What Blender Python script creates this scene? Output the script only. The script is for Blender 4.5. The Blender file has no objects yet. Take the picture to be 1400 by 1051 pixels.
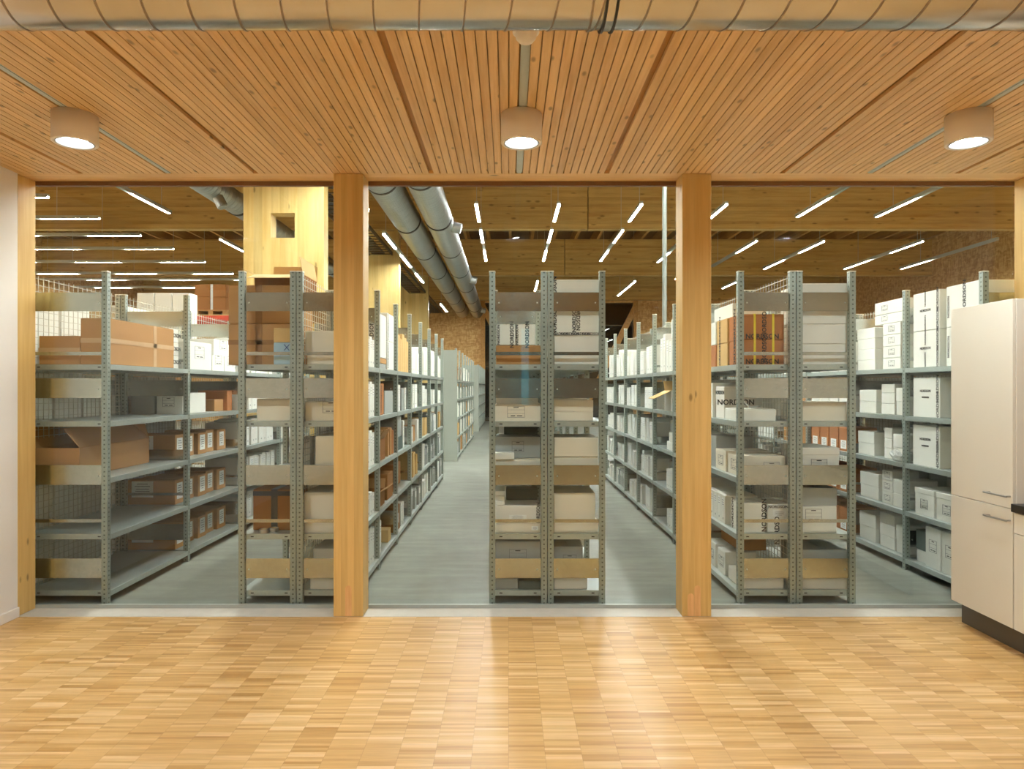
import bpy, bmesh, math, random
from mathutils import Vector, Matrix
random.seed(11)
C = bpy.context.scene.collection
F = 933.0; CX = 695.0; CY = 530.0; EYE = 1.6
def wx(px, Y): return (px - CX) * Y / F          # photo measurement -> metres at a known distance
def wz(py, Y): return EYE + (CY - py) * Y / F

# ------------------------------------------------------------------ materials
class NT:
    def __init__(s, name):
        s.m = bpy.data.materials.new(name); s.m.use_nodes = True
        s.t = s.m.node_tree; s.n = s.t.nodes; s.l = s.t.links
        s.b = s.n['Principled BSDF']
    def new(s, t, **kw):
        n = s.n.new(t)
        for k, v in kw.items(): setattr(n, k, v)
        return n
    def link(s, a, b): s.l.new(a, b)
    def math(s, op, a, b=None, c=None):
        n = s.new('ShaderNodeMath', operation=op)
        for i, v in enumerate((a, b, c)):
            if v is None: continue
            if isinstance(v, (int, float)): n.inputs[i].default_value = v
            else: s.link(v, n.inputs[i])
        return n.outputs[0]
    def mix(s, f, a, b, blend='MIX'):
        n = s.new('ShaderNodeMix', data_type='RGBA', blend_type=blend)
        for sock, v in ((n.inputs[0], f), (n.inputs[6], a), (n.inputs[7], b)):
            if isinstance(v, (int, float)): sock.default_value = v
            elif isinstance(v, tuple): sock.default_value = (*v, 1) if len(v) == 3 else v
            else: s.link(v, sock)
        return n.outputs[2]
    def ramp(s, f, stops):
        n = s.new('ShaderNodeValToRGB'); e = n.color_ramp.elements
        while len(e) < len(stops): e.new(.5)
        for el, (p, c) in zip(e, stops):
            el.position = p; el.color = (*c, 1) if isinstance(c, tuple) else (c, c, c, 1)
        s.link(f, n.inputs[0]); return n.outputs[0]
    def coord(s, kind='Object', scale=(1, 1, 1), rnd=True):
        tc = s.new('ShaderNodeTexCoord'); v = tc.outputs[kind]
        if rnd:
            oi = s.new('ShaderNodeObjectInfo')
            w = s.math('MULTIPLY', oi.outputs['Random'], 37.0)
            a = s.new('ShaderNodeVectorMath', operation='ADD'); s.link(v, a.inputs[0]); s.link(w, a.inputs[1]); v2 = a.outputs[0]
        else: v2 = v
        m = s.new('ShaderNodeMapping'); m.inputs['Scale'].default_value = scale; s.link(v2, m.inputs[0])
        return m.outputs[0]
    def noise(s, v, scale, detail=3, rough=.55):
        n = s.new('ShaderNodeTexNoise'); n.inputs['Scale'].default_value = scale
        n.inputs['Detail'].default_value = detail; n.inputs['Roughness'].default_value = rough
        s.link(v, n.inputs['Vector']); return n.outputs[0]
    def bump(s, h, strength=.2, dist=.01):
        n = s.new('ShaderNodeBump'); n.inputs['Strength'].default_value = strength; n.inputs['Distance'].default_value = dist
        s.link(h, n.inputs['Height']); s.link(n.outputs[0], s.b.inputs['Normal'])
    def col(s, c):
        if isinstance(c, tuple): s.b.inputs['Base Color'].default_value = (*c, 1)
        else: s.link(c, s.b.inputs['Base Color'])
    def set(s, rough=.5, metal=0, spec=None):
        s.b.inputs['Roughness'].default_value = rough; s.b.inputs['Metallic'].default_value = metal
        if spec is not None: s.b.inputs['Specular IOR Level'].default_value = spec

def srgb(r, g, b):
    f = lambda v: (v/255/12.92) if v/255 <= .04045 else ((v/255+.055)/1.055)**2.4
    return (f(r), f(g), f(b))

def plain(name, c, rough=.5, metal=0, var=.06, scale=14, spec=None):
    t = NT(name); v = t.coord()
    n = t.noise(v, scale, 4)
    k = t.ramp(n, [(.25, 1 - var), (.75, 1.0)])
    t.col(t.mix(1.0, c, k, 'MULTIPLY')); t.set(rough, metal, spec)
    return t.m

def wood(name, c1, c2, axis=1, stretch=.06, scale=22, knots=3.0, lam=None, island=False, rough=.45, knotamt=.8, kr=.012):
    t = NT(name)
    sc = [1.0, 1.0, 1.0]; sc[axis] = stretch
    tc = t.new('ShaderNodeTexCoord'); v0 = tc.outputs['Object']
    add = t.new('ShaderNodeVectorMath', operation='ADD'); t.link(v0, add.inputs[0])
    oi = t.new('ShaderNodeObjectInfo'); off = t.math('MULTIPLY', oi.outputs['Random'], 23.0)
    if island:
        g = t.new('ShaderNodeNewGeometry'); off = t.math('ADD', off, t.math('MULTIPLY', g.outputs['Random Per Island'], 91.0))
    lamv = None
    if lam:
        sx = t.new('ShaderNodeSeparateXYZ'); t.link(v0, sx.inputs[0])
        fl = t.math('FLOOR', t.math('DIVIDE', sx.outputs[lam[0]], lam[1]))
        wn = t.new('ShaderNodeTexWhiteNoise', noise_dimensions='1D'); t.link(fl, wn.inputs['W'])
        lamv = wn.outputs['Value']; off = t.math('ADD', off, t.math('MULTIPLY', lamv, 57.0))
    t.link(off, add.inputs[1])
    mp = t.new('ShaderNodeMapping'); mp.inputs['Scale'].default_value = sc; t.link(add.outputs[0], mp.inputs[0])
    n1 = t.noise(mp.outputs[0], scale, 5, .6)
    n2 = t.noise(mp.outputs[0], scale*3.5, 2)
    f = t.math('ADD', t.math('MULTIPLY', n1, .7), t.math('MULTIPLY', n2, .3))
    col = t.ramp(f, [(.33, c2), (.55, c1), (.75, tuple(min(1, x*1.12) for x in c1))])
    if knots:
        ks = [1.0, 1.0, 1.0]; ks[axis] = .45
        mk = t.new('ShaderNodeMapping'); mk.inputs['Scale'].default_value = ks; t.link(add.outputs[0], mk.inputs[0])
        vo = t.new('ShaderNodeTexVoronoi'); vo.inputs['Scale'].default_value = knots; t.link(mk.outputs[0], vo.inputs['Vector'])
        k = t.ramp(vo.outputs['Distance'], [(kr*knots*.55, 1.0), (kr*knots*1.25, 0.0)])
        col = t.mix(t.math('MULTIPLY', k, knotamt), col, tuple(x*.4 for x in c2))
    if island:
        kk = t.ramp(g.outputs['Random Per Island'], [(0, .91), (1, 1.05)])
        col = t.mix(1.0, col, kk, 'MULTIPLY')
    if lam:
        kk = t.ramp(lamv, [(0, .86), (1, 1.06)]); col = t.mix(1.0, col, kk, 'MULTIPLY')
    t.col(col); t.set(rough, 0, .35); t.bump(f, .08, .004)
    return t.m

M = {}
SPR = srgb(222, 178, 112); SPRD = srgb(196, 144, 78)
M['ceiling'] = wood('spruce_slats', srgb(232, 192, 134), srgb(212, 166, 104), 1, .05, 20, 11, island=True, kr=.012)
M['ceil_gap'] = wood('groove_wood', srgb(186, 138, 72), srgb(160, 114, 54), 1, .05, 20, 0)
M['column'] = wood('glulam_column', srgb(226, 190, 120), srgb(212, 170, 98), 2, .05, 14, 7.0, lam=(0, .045), rough=.4, kr=.0125)
M['soffit'] = wood('spruce_board', srgb(232, 190, 128), srgb(216, 170, 104), 0, .05, 20, 4, kr=.014)
M['beam'] = wood('glulam_beam', srgb(214, 178, 108), srgb(190, 148, 82), 0, .09, 5, 4.5, lam=(2, .09), knotamt=.75, kr=.032)
M['clt'] = wood('cross_laminated_spruce', srgb(232, 204, 136), srgb(220, 184, 108), 2, .08, 7, 4.2, lam=(0, .14), kr=.022)
M['rafter'] = wood('rafter_spruce', srgb(190, 142, 78), srgb(160, 112, 54), 1, .04, 14, 2)
M['deck'] = wood('roof_deck', srgb(96, 62, 30), srgb(74, 46, 20), 0, .05, 8, 0)
M['frame_br'] = plain('bronze_frame', srgb(128, 92, 60), .45, .2)
M['frame_gr'] = plain('aluminium_frame', srgb(176, 180, 172), .4, .15)
M['sill'] = plain('pale_sill_concrete', srgb(206, 200, 186), .6, 0, .12, 9)
M['white_wall'] = plain('white_plaster', srgb(240, 234, 226), .8, 0, .03, 4)
M['cab'] = plain('cream_laminate', srgb(236, 230, 214), .42, 0, .02, 3)
M['plinth'] = plain('grey_plinth', srgb(96, 90, 80), .45, .2)
M['worktop'] = plain('dark_worktop', srgb(52, 46, 40), .35)
M['pipe_grey'] = plain('galvanised_pipe', srgb(128, 134, 128), .5, .3)
M['steel'] = plain('brushed_steel', (.55, .53, .5), .3, 1, .1)
M['lamp_white'] = plain('lamp_paint', srgb(246, 234, 216), .5, 0, .02)
M['track'] = plain('aluminium_track', srgb(196, 200, 190), .45, .3)
M['plug'] = wood('pale_plug', srgb(232, 186, 128), srgb(218, 166, 104), 2, .1, 30, 0)
M['cap'] = plain('plastic_cap', srgb(226, 222, 204), .5)
M['carton'] = plain('brown_cardboard', srgb(188, 142, 92), .75, 0, .1, 5, .2)
M['carton_d'] = plain('dark_brown_cardboard', srgb(160, 108, 60), .75, 0, .12, 5, .2)
M['carton_r'] = plain('reddish_cardboard', srgb(182, 120, 74), .75, 0, .12, 5, .2)
M['tan'] = plain('tan_cardboard', srgb(214, 178, 120), .75, 0, .1, 6, .2)
M['white'] = plain('white_cardboard', srgb(238, 238, 230), .65, 0, .05, 5, .25)
M['white2'] = plain('offwhite_cardboard', srgb(236, 233, 225), .65, 0, .07, 5, .25)
M['beige'] = plain('beige_cardboard', srgb(234, 226, 208), .7, 0, .08, 5, .25)
M['grey'] = plain('grey_cardboard', srgb(168, 172, 168), .65, 0, .08, 5, .25)
M['dgrey'] = plain('dark_green_grey_board', srgb(86, 100, 96), .6, 0, .08, 5, .25)
M['inner'] = plain('cardboard_inside', srgb(150, 108, 66), .85, 0, .12, 6, .1)
M['paper'] = plain('paper_label', srgb(244, 245, 242), .6, 0, .02)
M['ink'] = plain('black_ink', (.02, .02, .022), .6)
M['ink2'] = plain('grey_ink', (.12, .12, .13), .6)
M['tape'] = plain('clear_brown_tape', srgb(158, 116, 76), .25, 0, .1)
M['tape_l'] = plain('pale_tape', srgb(206, 168, 126), .3, 0, .08)
M['blacktape'] = plain('black_silver_tape', srgb(66, 70, 72), .28, .3, .3, 60)
M['yellow'] = plain('yellow_strap', srgb(236, 214, 60), .4)
M['blue'] = plain('pale_blue_wrap', srgb(176, 208, 226), .3, 0, .15, 9)
M['bluex'] = plain('blue_marker', srgb(40, 70, 150), .5)
M['film'] = plain('plastic_film', srgb(225, 228, 226), .2, 0, .2, 30)
M['red'] = plain('orange_red_paint', srgb(222, 70, 40), .4)
M['darkmetal'] = plain('dark_tray_metal', srgb(88, 78, 62), .45, .6)
M['blackrub'] = plain('black_rubber', (.018, .017, .016), .5)
M['endpanel'] = plain('grey_green_steel', srgb(152, 158, 149), .5, .1, .03)
M['dark'] = plain('unlit_room_black', (.02, .016, .012), .8)  # near black in place of an unlit room beyond the far window
M['wire'] = plain('zinc_wire', srgb(206, 202, 186), .45, .25)
M['sensor'] = plain('sensor_plastic', srgb(246, 236, 220), .35)

def galv(name, c, rough, metal, dots=False):
    t = NT(name); v = t.coord()
    vo = t.new('ShaderNodeTexVoronoi'); vo.inputs['Scale'].default_value = 60; t.link(v, vo.inputs['Vector'])
    k = t.ramp(vo.outputs['Color'], [(0, .9), (1, 1.0)])
    n = t.noise(v, 3, 3); k2 = t.ramp(n, [(.3, .9), (.7, 1.0)])
    col = t.mix(1.0, t.mix(1.0, c, k, 'MULTIPLY'), k2, 'MULTIPLY')
    if dots:
        tc = t.new('ShaderNodeTexCoord'); sx = t.new('ShaderNodeSeparateXYZ'); t.link(tc.outputs['Object'], sx.inputs[0])
        fr = t.math('FRACT', t.math('DIVIDE', sx.outputs[2], .0333))
        a = t.math('LESS_THAN', t.math('ABSOLUTE', t.math('SUBTRACT', fr, .5)), .16)
        bx_ = t.math('LESS_THAN', t.math('ABSOLUTE', sx.outputs[0]), .0058)
        by_ = t.math('LESS_THAN', t.math('ABSOLUTE', sx.outputs[1]), .0058)
        d = t.math('MULTIPLY', a, t.math('MAXIMUM', bx_, by_))
        col = t.mix(t.math('MULTIPLY', d, .8), col, (.05, .055, .05))
    t.col(col); t.set(rough, metal)
    return t.m
M['shelf'] = galv('galvanised_shelf', srgb(188, 198, 194), .38, .55)
M['post'] = galv('perforated_steel', srgb(166, 176, 168), .4, .55, True)
M['panel'] = galv('galvanised_panel', srgb(200, 202, 195), .2, 1.0)
M['hole'] = plain('bolt_hole', (.03, .03, .03), .6)

def spiral(name, c, rough, seams, dirx=True):
    t = NT(name); v = t.coord(scale=(1, 1, 1), rnd=False)
    n = t.noise(v, 6, 3); k = t.ramp(n, [(.3, .9), (.7, 1.0)])
    t.col(t.mix(1.0, c, k, 'MULTIPLY')); t.set(rough, 1.0)
    return t.m
M['duct'] = spiral('spiral_duct_steel', (.63, .6, .55), .24, 0)
M['seam'] = plain('duct_seam', (.34, .27, .2), .35, .9)
M['duct2'] = spiral('hall_duct_steel', (.5, .53, .52), .42, 0)

def mk_parquet():
    t = NT('oak_strip_parquet')
    tc = t.new('ShaderNodeTexCoord'); sx = t.new('ShaderNodeSeparateXYZ'); t.link(tc.outputs['Object'], sx.inputs[0])
    cx = t.math('FLOOR', t.math('DIVIDE', sx.outputs[0], .16))
    wn = t.new('ShaderNodeTexWhiteNoise', noise_dimensions='1D'); t.link(cx, wn.inputs['W'])
    yy = t.math('ADD', sx.outputs[1], t.math('MULTIPLY', wn.outputs[0], .5))
    def cell(size):
        ry = t.math('FLOOR', t.math('DIVIDE', yy, size))
        cb = t.new('ShaderNodeCombineXYZ'); t.link(cx, cb.inputs[0]); t.link(ry, cb.inputs[1])
        w = t.new('ShaderNodeTexWhiteNoise', noise_dimensions='2D'); t.link(cb.outputs[0], w.inputs['Vector'])
        return w.outputs[0]
    a = cell(.0185); b = cell(.037); c = cell(.3)
    f = t.math('ADD', t.math('ADD', t.math('MULTIPLY', a, .5), t.math('MULTIPLY', b, .36)), t.math('MULTIPLY', c, .14))
    col = t.ramp(f, [(.1, srgb(184, 137, 76)), (.4, srgb(206, 162, 100)), (.6, srgb(214, 172, 112)), (.9, srgb(230, 194, 142))])
    mp = t.new('ShaderNodeMapping'); mp.inputs['Scale'].default_value = (6, 90, 1); t.link(tc.outputs['Object'], mp.inputs[0])
    g = t.ramp(t.noise(mp.outputs[0], 1.0, 3), [(.3, .86), (.65, 1.0)])
    col = t.mix(1.0, col, g, 'MULTIPLY')
    fx = t.math('FRACT', t.math('DIVIDE', sx.outputs[0], .16)); ex = t.math('LESS_THAN', fx, .012)
    col = t.mix(t.math('MULTIPLY', ex, .32), col, srgb(120, 76, 34))
    t.col(col); t.set(.33, 0, .4)
    r = t.ramp(a, [(0, .3), (1, .4)]); t.link(r, t.b.inputs['Roughness'])
    return t.m
M['parquet'] = mk_parquet()

def mk_concrete():
    t = NT('polished_concrete'); v = t.coord(rnd=False)
    a = t.noise(v, .9, 5, .6); b = t.noise(v, 7, 4); 
    mp = t.new('ShaderNodeMapping'); mp.inputs['Scale'].default_value = (.6, 4, 1); t.link(v, mp.inputs[0])
    c = t.noise(mp.outputs[0], 2.0, 4)
    f = t.math('ADD', t.math('ADD', t.math('MULTIPLY', a, .4), t.math('MULTIPLY', b, .2)), t.math('MULTIPLY', c, .4))
    t.col(t.ramp(f, [(.3, srgb(106, 108, 99)), (.5, srgb(128, 131, 121)), (.7, srgb(152, 155, 144))]))
    t.set(.42, 0, .4); return t.m
M['concrete'] = mk_concrete()

def mk_osb():
    t = NT('strand_board'); v = t.coord(rnd=False)
    vs = []
    for i, (sc, rot) in enumerate((((6, 6, 18), .4), ((18, 18, 6), -.3))):
        mp = t.new('ShaderNodeMapping'); mp.inputs['Scale'].default_value = sc; mp.inputs['Rotation'].default_value = (rot, rot, rot); t.link(v, mp.inputs[0])
        vo = t.new('ShaderNodeTexVoronoi'); vo.inputs['Scale'].default_value = 1.0; t.link(mp.outputs[0], vo.inputs['Vector'])
        sp = t.new('ShaderNodeSeparateColor'); t.link(vo.outputs['Color'], sp.inputs[0]); vs.append(sp.outputs[0])
    f = t.math('ADD', t.math('MULTIPLY', vs[0], .5), t.math('MULTIPLY', vs[1], .5))
    t.col(t.ramp(f, [(.15, srgb(186, 140, 84)), (.5, srgb(208, 164, 104)), (.85, srgb(224, 186, 128))]))
    t.set(.6, 0, .3); return t.m
M['osb'] = mk_osb()

def emit(name, c, s):
    m = bpy.data.materials.new(name); m.use_nodes = True; n = m.node_tree.nodes; n.clear()
    o = n.new('ShaderNodeOutputMaterial'); e = n.new('ShaderNodeEmission')
    e.inputs[0].default_value = (*c, 1); e.inputs[1].default_value = s
    m.node_tree.links.new(e.outputs[0], o.inputs[0]); return m
M['tube'] = emit('lit_tube', (.97, 1.0, .97), 226.0)
M['bulb'] = emit('lit_downlight', (.855, .955, 1.0), 505.0)

def mk_glass():
    m = bpy.data.materials.new('clear_pane_glass'); m.use_nodes = True; n = m.node_tree.nodes; n.clear(); l = m.node_tree.links
    o = n.new('ShaderNodeOutputMaterial'); tr = n.new('ShaderNodeBsdfTransparent'); tr.inputs[0].default_value = (.965, .985, .972, 1)
    g = n.new('ShaderNodeBsdfGlossy'); g.inputs['Roughness'].default_value = 0.0
    fr = n.new('ShaderNodeFresnel'); geo = n.new('ShaderNodeNewGeometry'); mr = n.new('ShaderNodeMapRange'); mr.inputs[3].default_value = 1.45; mr.inputs[4].default_value = 1/1.45; l.new(geo.outputs['Backfacing'], mr.inputs[0]); l.new(mr.outputs[0], fr.inputs[0])
    mx = n.new('ShaderNodeMixShader'); l.new(fr.outputs[0], mx.inputs[0]); l.new(tr.outputs[0], mx.inputs[1]); l.new(g.outputs[0], mx.inputs[2])
    l.new(mx.outputs[0], o.inputs[0]); return m
M['glass'] = mk_glass()

# ------------------------------------------------------------------ mesh helpers
class MB:
    def __init__(s): s.bm = bmesh.new(); s.mats = []
    def _mi(s, m):
        if m not in s.mats: s.mats.append(m)
        return s.mats.index(m)
    def box(s, x0, x1, y0, y1, z0, z1, m=None, bevel=0):
        vs = [s.bm.verts.new(p) for p in ((x0,y0,z0),(x1,y0,z0),(x1,y1,z0),(x0,y1,z0),(x0,y0,z1),(x1,y0,z1),(x1,y1,z1),(x0,y1,z1))]
        fs = [s.bm.faces.new([vs[i] for i in q]) for q in ((3,2,1,0),(4,5,6,7),(0,1,5,4),(1,2,6,5),(2,3,7,6),(3,0,4,7))]
        if m: 
            for f in fs: f.material_index = s._mi(m)
        if bevel:
            es = list({e for f in fs for e in f.edges})
            bmesh.ops.bevel(s.bm, geom=es, offset=bevel, segments=1, affect='EDGES', profile=.5)
        return s
    def quadbox(s, pts, th, m=None):
        """a flat quad given by four points, thickened along its normal"""
        p = [Vector(q) for q in pts]; n = (p[1]-p[0]).cross(p[3]-p[0]).normalized()*th
        a = [s.bm.verts.new(q) for q in p]; b = [s.bm.verts.new(q+n) for q in p]
        fs = [s.bm.faces.new(a[::-1]), s.bm.faces.new(b)]
        for i in range(4):
            j = (i+1) % 4; fs.append(s.bm.faces.new((a[i], a[j], b[j], b[i])))
        if m:
            for f in fs: f.material_index = s._mi(m)
        return s
    def bar(s, p, q, r, n=8, m=None):
        p = Vector(p); q = Vector(q); d = (q-p); L = d.length
        rot = d.to_track_quat('Z', 'Y').to_matrix().to_4x4()
        res = bmesh.ops.create_cone(s.bm, cap_ends=True, segments=n, radius1=r, radius2=r, depth=L, matrix=Matrix.Translation((p+q)/2) @ rot)
        if m:
            for f in {f for v in res['verts'] for f in v.link_faces}: f.material_index = s._mi(m)
        return s
    def lathe(s, prof, n=32, m=None, close=False):
        rings = []
        for r, z in prof:
            rings.append([s.bm.verts.new((r*math.cos(2*math.pi*i/n), r*math.sin(2*math.pi*i/n), z)) for i in range(n)])
        for a, b in zip(rings, rings[1:]):
            for i in range(n):
                f = s.bm.faces.new((a[i], a[(i+1) % n], b[(i+1) % n], b[i])); f.smooth = True
                if m: f.material_index = s._mi(m)
        if close:
            s.bm.faces.new(rings[0][::-1]); s.bm.faces.new(rings[-1])
        return s
    def mesh(s, name, mat=None):
        me = bpy.data.meshes.new(name)
        bmesh.ops.recalc_face_normals(s.bm, faces=s.bm.faces)
        s.bm.to_mesh(me); s.bm.free()
        for k in s.mats: me.materials.append(M[k])
        if mat and not s.mats: me.materials.append(M[mat])
        return me
def link(name, me, parent=None, loc=(0,0,0), rz=0):
    o = bpy.data.objects.new(name, me); C.objects.link(o); o.location = loc
    if rz: o.rotation_euler = (0, 0, rz)
    if parent: o.parent = parent
    return o
def build(name, mb, mat=None, parent=None, loc=(0,0,0), rz=0): return link(name, mb.mesh(name, mat), parent, loc, rz)
def empty(name, loc=(0,0,0), rz=0):
    o = bpy.data.objects.new(name, None); o.empty_display_size = .1; C.objects.link(o); o.location = loc; o.rotation_euler = (0,0,rz); return o
def tag(o, label, cat, group=None, kind=None):
    o['label'] = label; o['category'] = cat
    if group: o['group'] = group
    if kind: o['kind'] = kind
    return o
def struct(o): o['kind'] = 'structure'; return o
def B(x0,x1,y0,y1,z0,z1,bevel=0): return MB().box(x0,x1,y0,y1,z0,z1,None,bevel)
ORD = ['first','second','third','fourth','fifth','sixth','seventh','eighth','ninth','tenth','eleventh','twelfth','thirteenth','fourteenth','fifteenth','sixteenth']

# ------------------------------------------------------------------ front room shell
YC0, YC1 = 4.77, 4.955       # timber columns front / back
YG = 4.965                   # glass
ZC = 3.098
XL, XR = -3.43, 3.67
YB = -6.4
struct(build('floor', B(XL-.2, XR+.2, YB, YC0, -.12, 0), 'parquet'))
struct(build('trim_1', B(XL-.2, XR+.2, YC0, 4.95, -.12, .001), 'sill'))
struct(build('wall_left', B(XL-.2, XL, YB, YC0, 0, 3.3), 'white_wall'))
struct(build('wall_right', B(XR, XR+.2, YB, YC0, 0, 3.3), 'white_wall'))
struct(build('baseboard_left', B(XL, XL+.015, YB+.02, YC0, 0, .07, .003), 'white_wall'))
# back wall with a tall slit window
mb = MB(); WX0, WX1 = .28, .52
mb.box(XL-.2, WX0, YB-.2, YB, 0, 3.3); mb.box(WX1, XR+.2, YB-.2, YB, 0, 3.3); mb.box(WX0, WX1, YB-.2, YB, 3.06, 3.3); mb.box(WX0, WX1, YB-.2, YB, 0, 1.15)
M['back_paint'] = plain('back_wall_dimmed', srgb(138, 126, 112), .7, 0, .04, 4)  # unseen wall, colour darkened so the steel panels mirror a dimmer room
struct(build('wall_back', mb, 'back_paint'))
w = struct(build('window_4', MB().box(WX0, WX0+.03, YB-.12, YB-.07, 1.15, 3.06).box(WX1-.03, WX1, YB-.12, YB-.07, 1.15, 3.06).box(WX0+.03, WX1-.03, YB-.12, YB-.07, 3.03, 3.06).box(WX0+.03, WX1-.03, YB-.12, YB-.07, 1.15, 1.18), 'frame_gr'))
build('pane', B(WX0+.03, WX1-.03, YB-.1, YB-.09, 1.18, 3.03), 'glass', w)
# slatted ceiling
mb = MB(); mbg = MB()
PW = 1.225; XT = .0767
x = XT - PW*3.5
while x < XR + .1:
    pitch = (PW - .03) / 25
    for k in range(25):
        a = x + .015 + k*pitch; b = a + pitch - .0052
        if b < XL or a > XR: continue
        cx_ = (a+b)/2
        istrack = any(abs(cx_ - (XT + d)) < pitch*.5 for d in (-2.45, 0, 2.45))
        if istrack: continue
        mb.box(max(a, XL), min(b, XR), YB, YC0, ZC, ZC+.02)
    x += PW
ceil = struct(build('ceiling', mb, 'ceiling'))
build('groove_backing', B(XL-.2, XR+.2, YB, YC0, ZC+.022, ZC+.2), 'ceil_gap', ceil)
for i, d in enumerate((-2.45, 0, 2.45)):
    o = build('lighting_track', MB().box(XT+d-.021, XT+d+.021, YB, YC0-.002, ZC+.004, ZC+.021).box(XT+d-.013, XT+d+.013, YB, YC0-.002, ZC+.0, ZC+.004), 'track')
    tag(o, ['pale metal lighting track in the slatted ceiling, at the left', 'pale metal lighting track in the slatted ceiling, in the middle', 'pale metal lighting track in the slatted ceiling, at the right'][i], 'lighting track', 'ceiling lighting tracks')
struct(build('trim_2', B(XL-.2, XR+.2, YC0, 4.95, ZC, ZC+.2), 'soffit'))
struct(build('wall_above', B(XL-.2, XR+.2, 4.95, 5.0, ZC+.0, 3.35), 'soffit'))

# timber columns
def column(x0, x1, label, plugs):
    o = build('timber_column', B(x0, x1, YC0, YC1, 0, ZC-.001, .004), 'column'); tag(o, label, 'column', 'glulam columns of the glazed wall')
    for a, h in plugs:
        m2 = MB(); w = .022
        vs = []
        prof = [(a-w, 0), (a+w, 0), (a+w, h-w)] + [(a+w*math.cos(t), h-w+w*math.sin(t)) for t in [math.pi*k/8 for k in range(1, 8)]] + [(a-w, h-w)]
        f = m2.bm.faces.new([m2.bm.verts.new((px, YC0-.0006, z+.004)) for px, z in prof])
        r = bmesh.ops.extrude_face_region(m2.bm, geom=[f]); bmesh.ops.translate(m2.bm, vec=(0, -.0012, 0), verts=[v for v in r['geom'] if isinstance(v, bmesh.types.BMVert)])
        build('plug', m2, 'plug', o)['label'] = 'pale rounded wood plug'
    return o
column(-1.222, -1.015, 'orange timber column between the left and middle glass panes, one pale plug', [(-1.118, .215)])
column(1.216, 1.419, 'orange timber column between the middle and right glass panes, two pale plugs', [(1.275, .16), (1.322, .215)])
column(-3.64, -3.431, 'orange timber column at the far left beside the white wall', [])
column(3.672, 3.88, 'orange timber column at the far right behind the tall white cabinet', [])

# glazing
for i, (a, b) in enumerate(((-3.431, -1.222), (-1.015, 1.216), (1.419, 3.672))):
    mb = MB(); mb.box(a, b, 4.95, 4.98, ZC-.032, ZC-.001, 'frame_br'); mb.box(a, b, 4.95, 4.98, .001, .026, 'frame_gr')
    w = struct(build(f'window_{i+1}', mb))
    build('pane', B(a+.001, b-.001, YG-.005, YG+.005, .026, ZC-.032), 'glass', w)

# round duct under the front ceiling
DY, DZ, DR = 2.106, 2.882, .16
root = empty('ventilation_duct', (0, DY, DZ)); tag(root, 'large round spiral metal duct crossing under the slatted front ceiling', 'duct')
mb = MB(); n = 56
ring = []
for xx in (XL+.002, XR-.002):
    ring.append([mb.bm.verts.new((xx, DR*math.cos(2*math.pi*i/n), DR*math.sin(2*math.pi*i/n))) for i in range(n)])
for i in range(n):
    f = mb.bm.faces.new((ring[0][i], ring[0][(i+1) % n], ring[1][(i+1) % n], ring[1][i])); f.smooth = True
build('pipe', mb, 'duct', root)
mb = MB(); pitch = .1375; N = 40; prev = None; turns = (XR - XL - .1)/pitch
tot = int(turns*N)
for k in range(tot+1):
    a = 2*math.pi*k/N; xx = XL+.05 + pitch*k/N
    cur = []
    for dx, dr in ((-.0028, .0), (-.0028, .0025), (.0028, .0025), (.0028, .0)):
        r = DR+dr; cur.append(mb.bm.verts.new((xx+dx, -r*math.cos(a+1.1), r*math.sin(a+1.1))))
    if prev:
        for q in range(3): mb.bm.faces.new((prev[q], prev[q+1], cur[q+1], cur[q]))
    prev = cur
build('spiral_seam', mb, 'seam', root)
def ringx(x0, x1, r0, r1):
    m = MB(); rs = []
    for xx, r in ((x0, r0), (x0, r1), (x1, r1), (x1, r0)):
        rs.append([m.bm.verts.new((xx, r*math.cos(2*math.pi*i/48), r*math.sin(2*math.pi*i/48))) for i in range(48)])
    for a, b in zip(rs, rs[1:]):
        for i in range(48): m.bm.faces.new((a[i], a[(i+1) % 48], b[(i+1) % 48], b[i])).smooth = False
    return m
xc = wx(833, 2.09)
build('coupling', ringx(xc-.012, xc+.012, DR-.002, DR+.004), 'duct', root)
for d in (-.019, .013): build('rubber_gasket', ringx(xc+d, xc+d+.007, DR-.002, DR+.009), 'blackrub', root)
xs = wx(808, 2.09)
build('sleeve_edge', ringx(xs-.003, xs+.003, DR-.002, DR+.005), 'seam', root)

# downlights
def downlight(x, y, label):
    root = empty('ceiling_downlight', (x, y, ZC)); tag(root, label, 'ceiling light', 'cylindrical surface downlights')
    R, H = .113, .158
    build('housing', MB().lathe([(0.0, -.002), (R*.9, -.001), (R, -.001), (R, -H+.003), (R-.003, -H), (R*.86, -H), (R*.85, -H+.004)], 48), 'lamp_white', root)
    build('trim_ring', MB().lathe([(R*.855, -H+.003), (R*.84, -H-.001), (R*.79, -H-.001), (R*.775, -H+.004)], 48), 'steel', root)
    build('reflector', MB().lathe([(R*.78, -H+.004), (R*.72, -H+.017), (R*.64, -H+.03), (R*.63, -H+.034), (0.0, -H+.035)], 40), 'reflector', root)
    mb = MB(); mb.bm.faces.new([mb.bm.verts.new((R*.62*math.cos(2*math.pi*i/32), R*.62*math.sin(2*math.pi*i/32), -H+.03)) for i in range(32)])
    build('light_source', mb, 'bulb', root)
M['reflector'] = plain('mirror_reflector', (.9, .92, .94), .28, 1, .02)
for x, lab in ((-2.378, 'white cylindrical downlight on the left ceiling track'), (.072, 'white cylindrical downlight on the middle ceiling track'), (2.525, 'white cylindrical downlight on the right ceiling track')):
    downlight(x, 3.745, lab)
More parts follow.
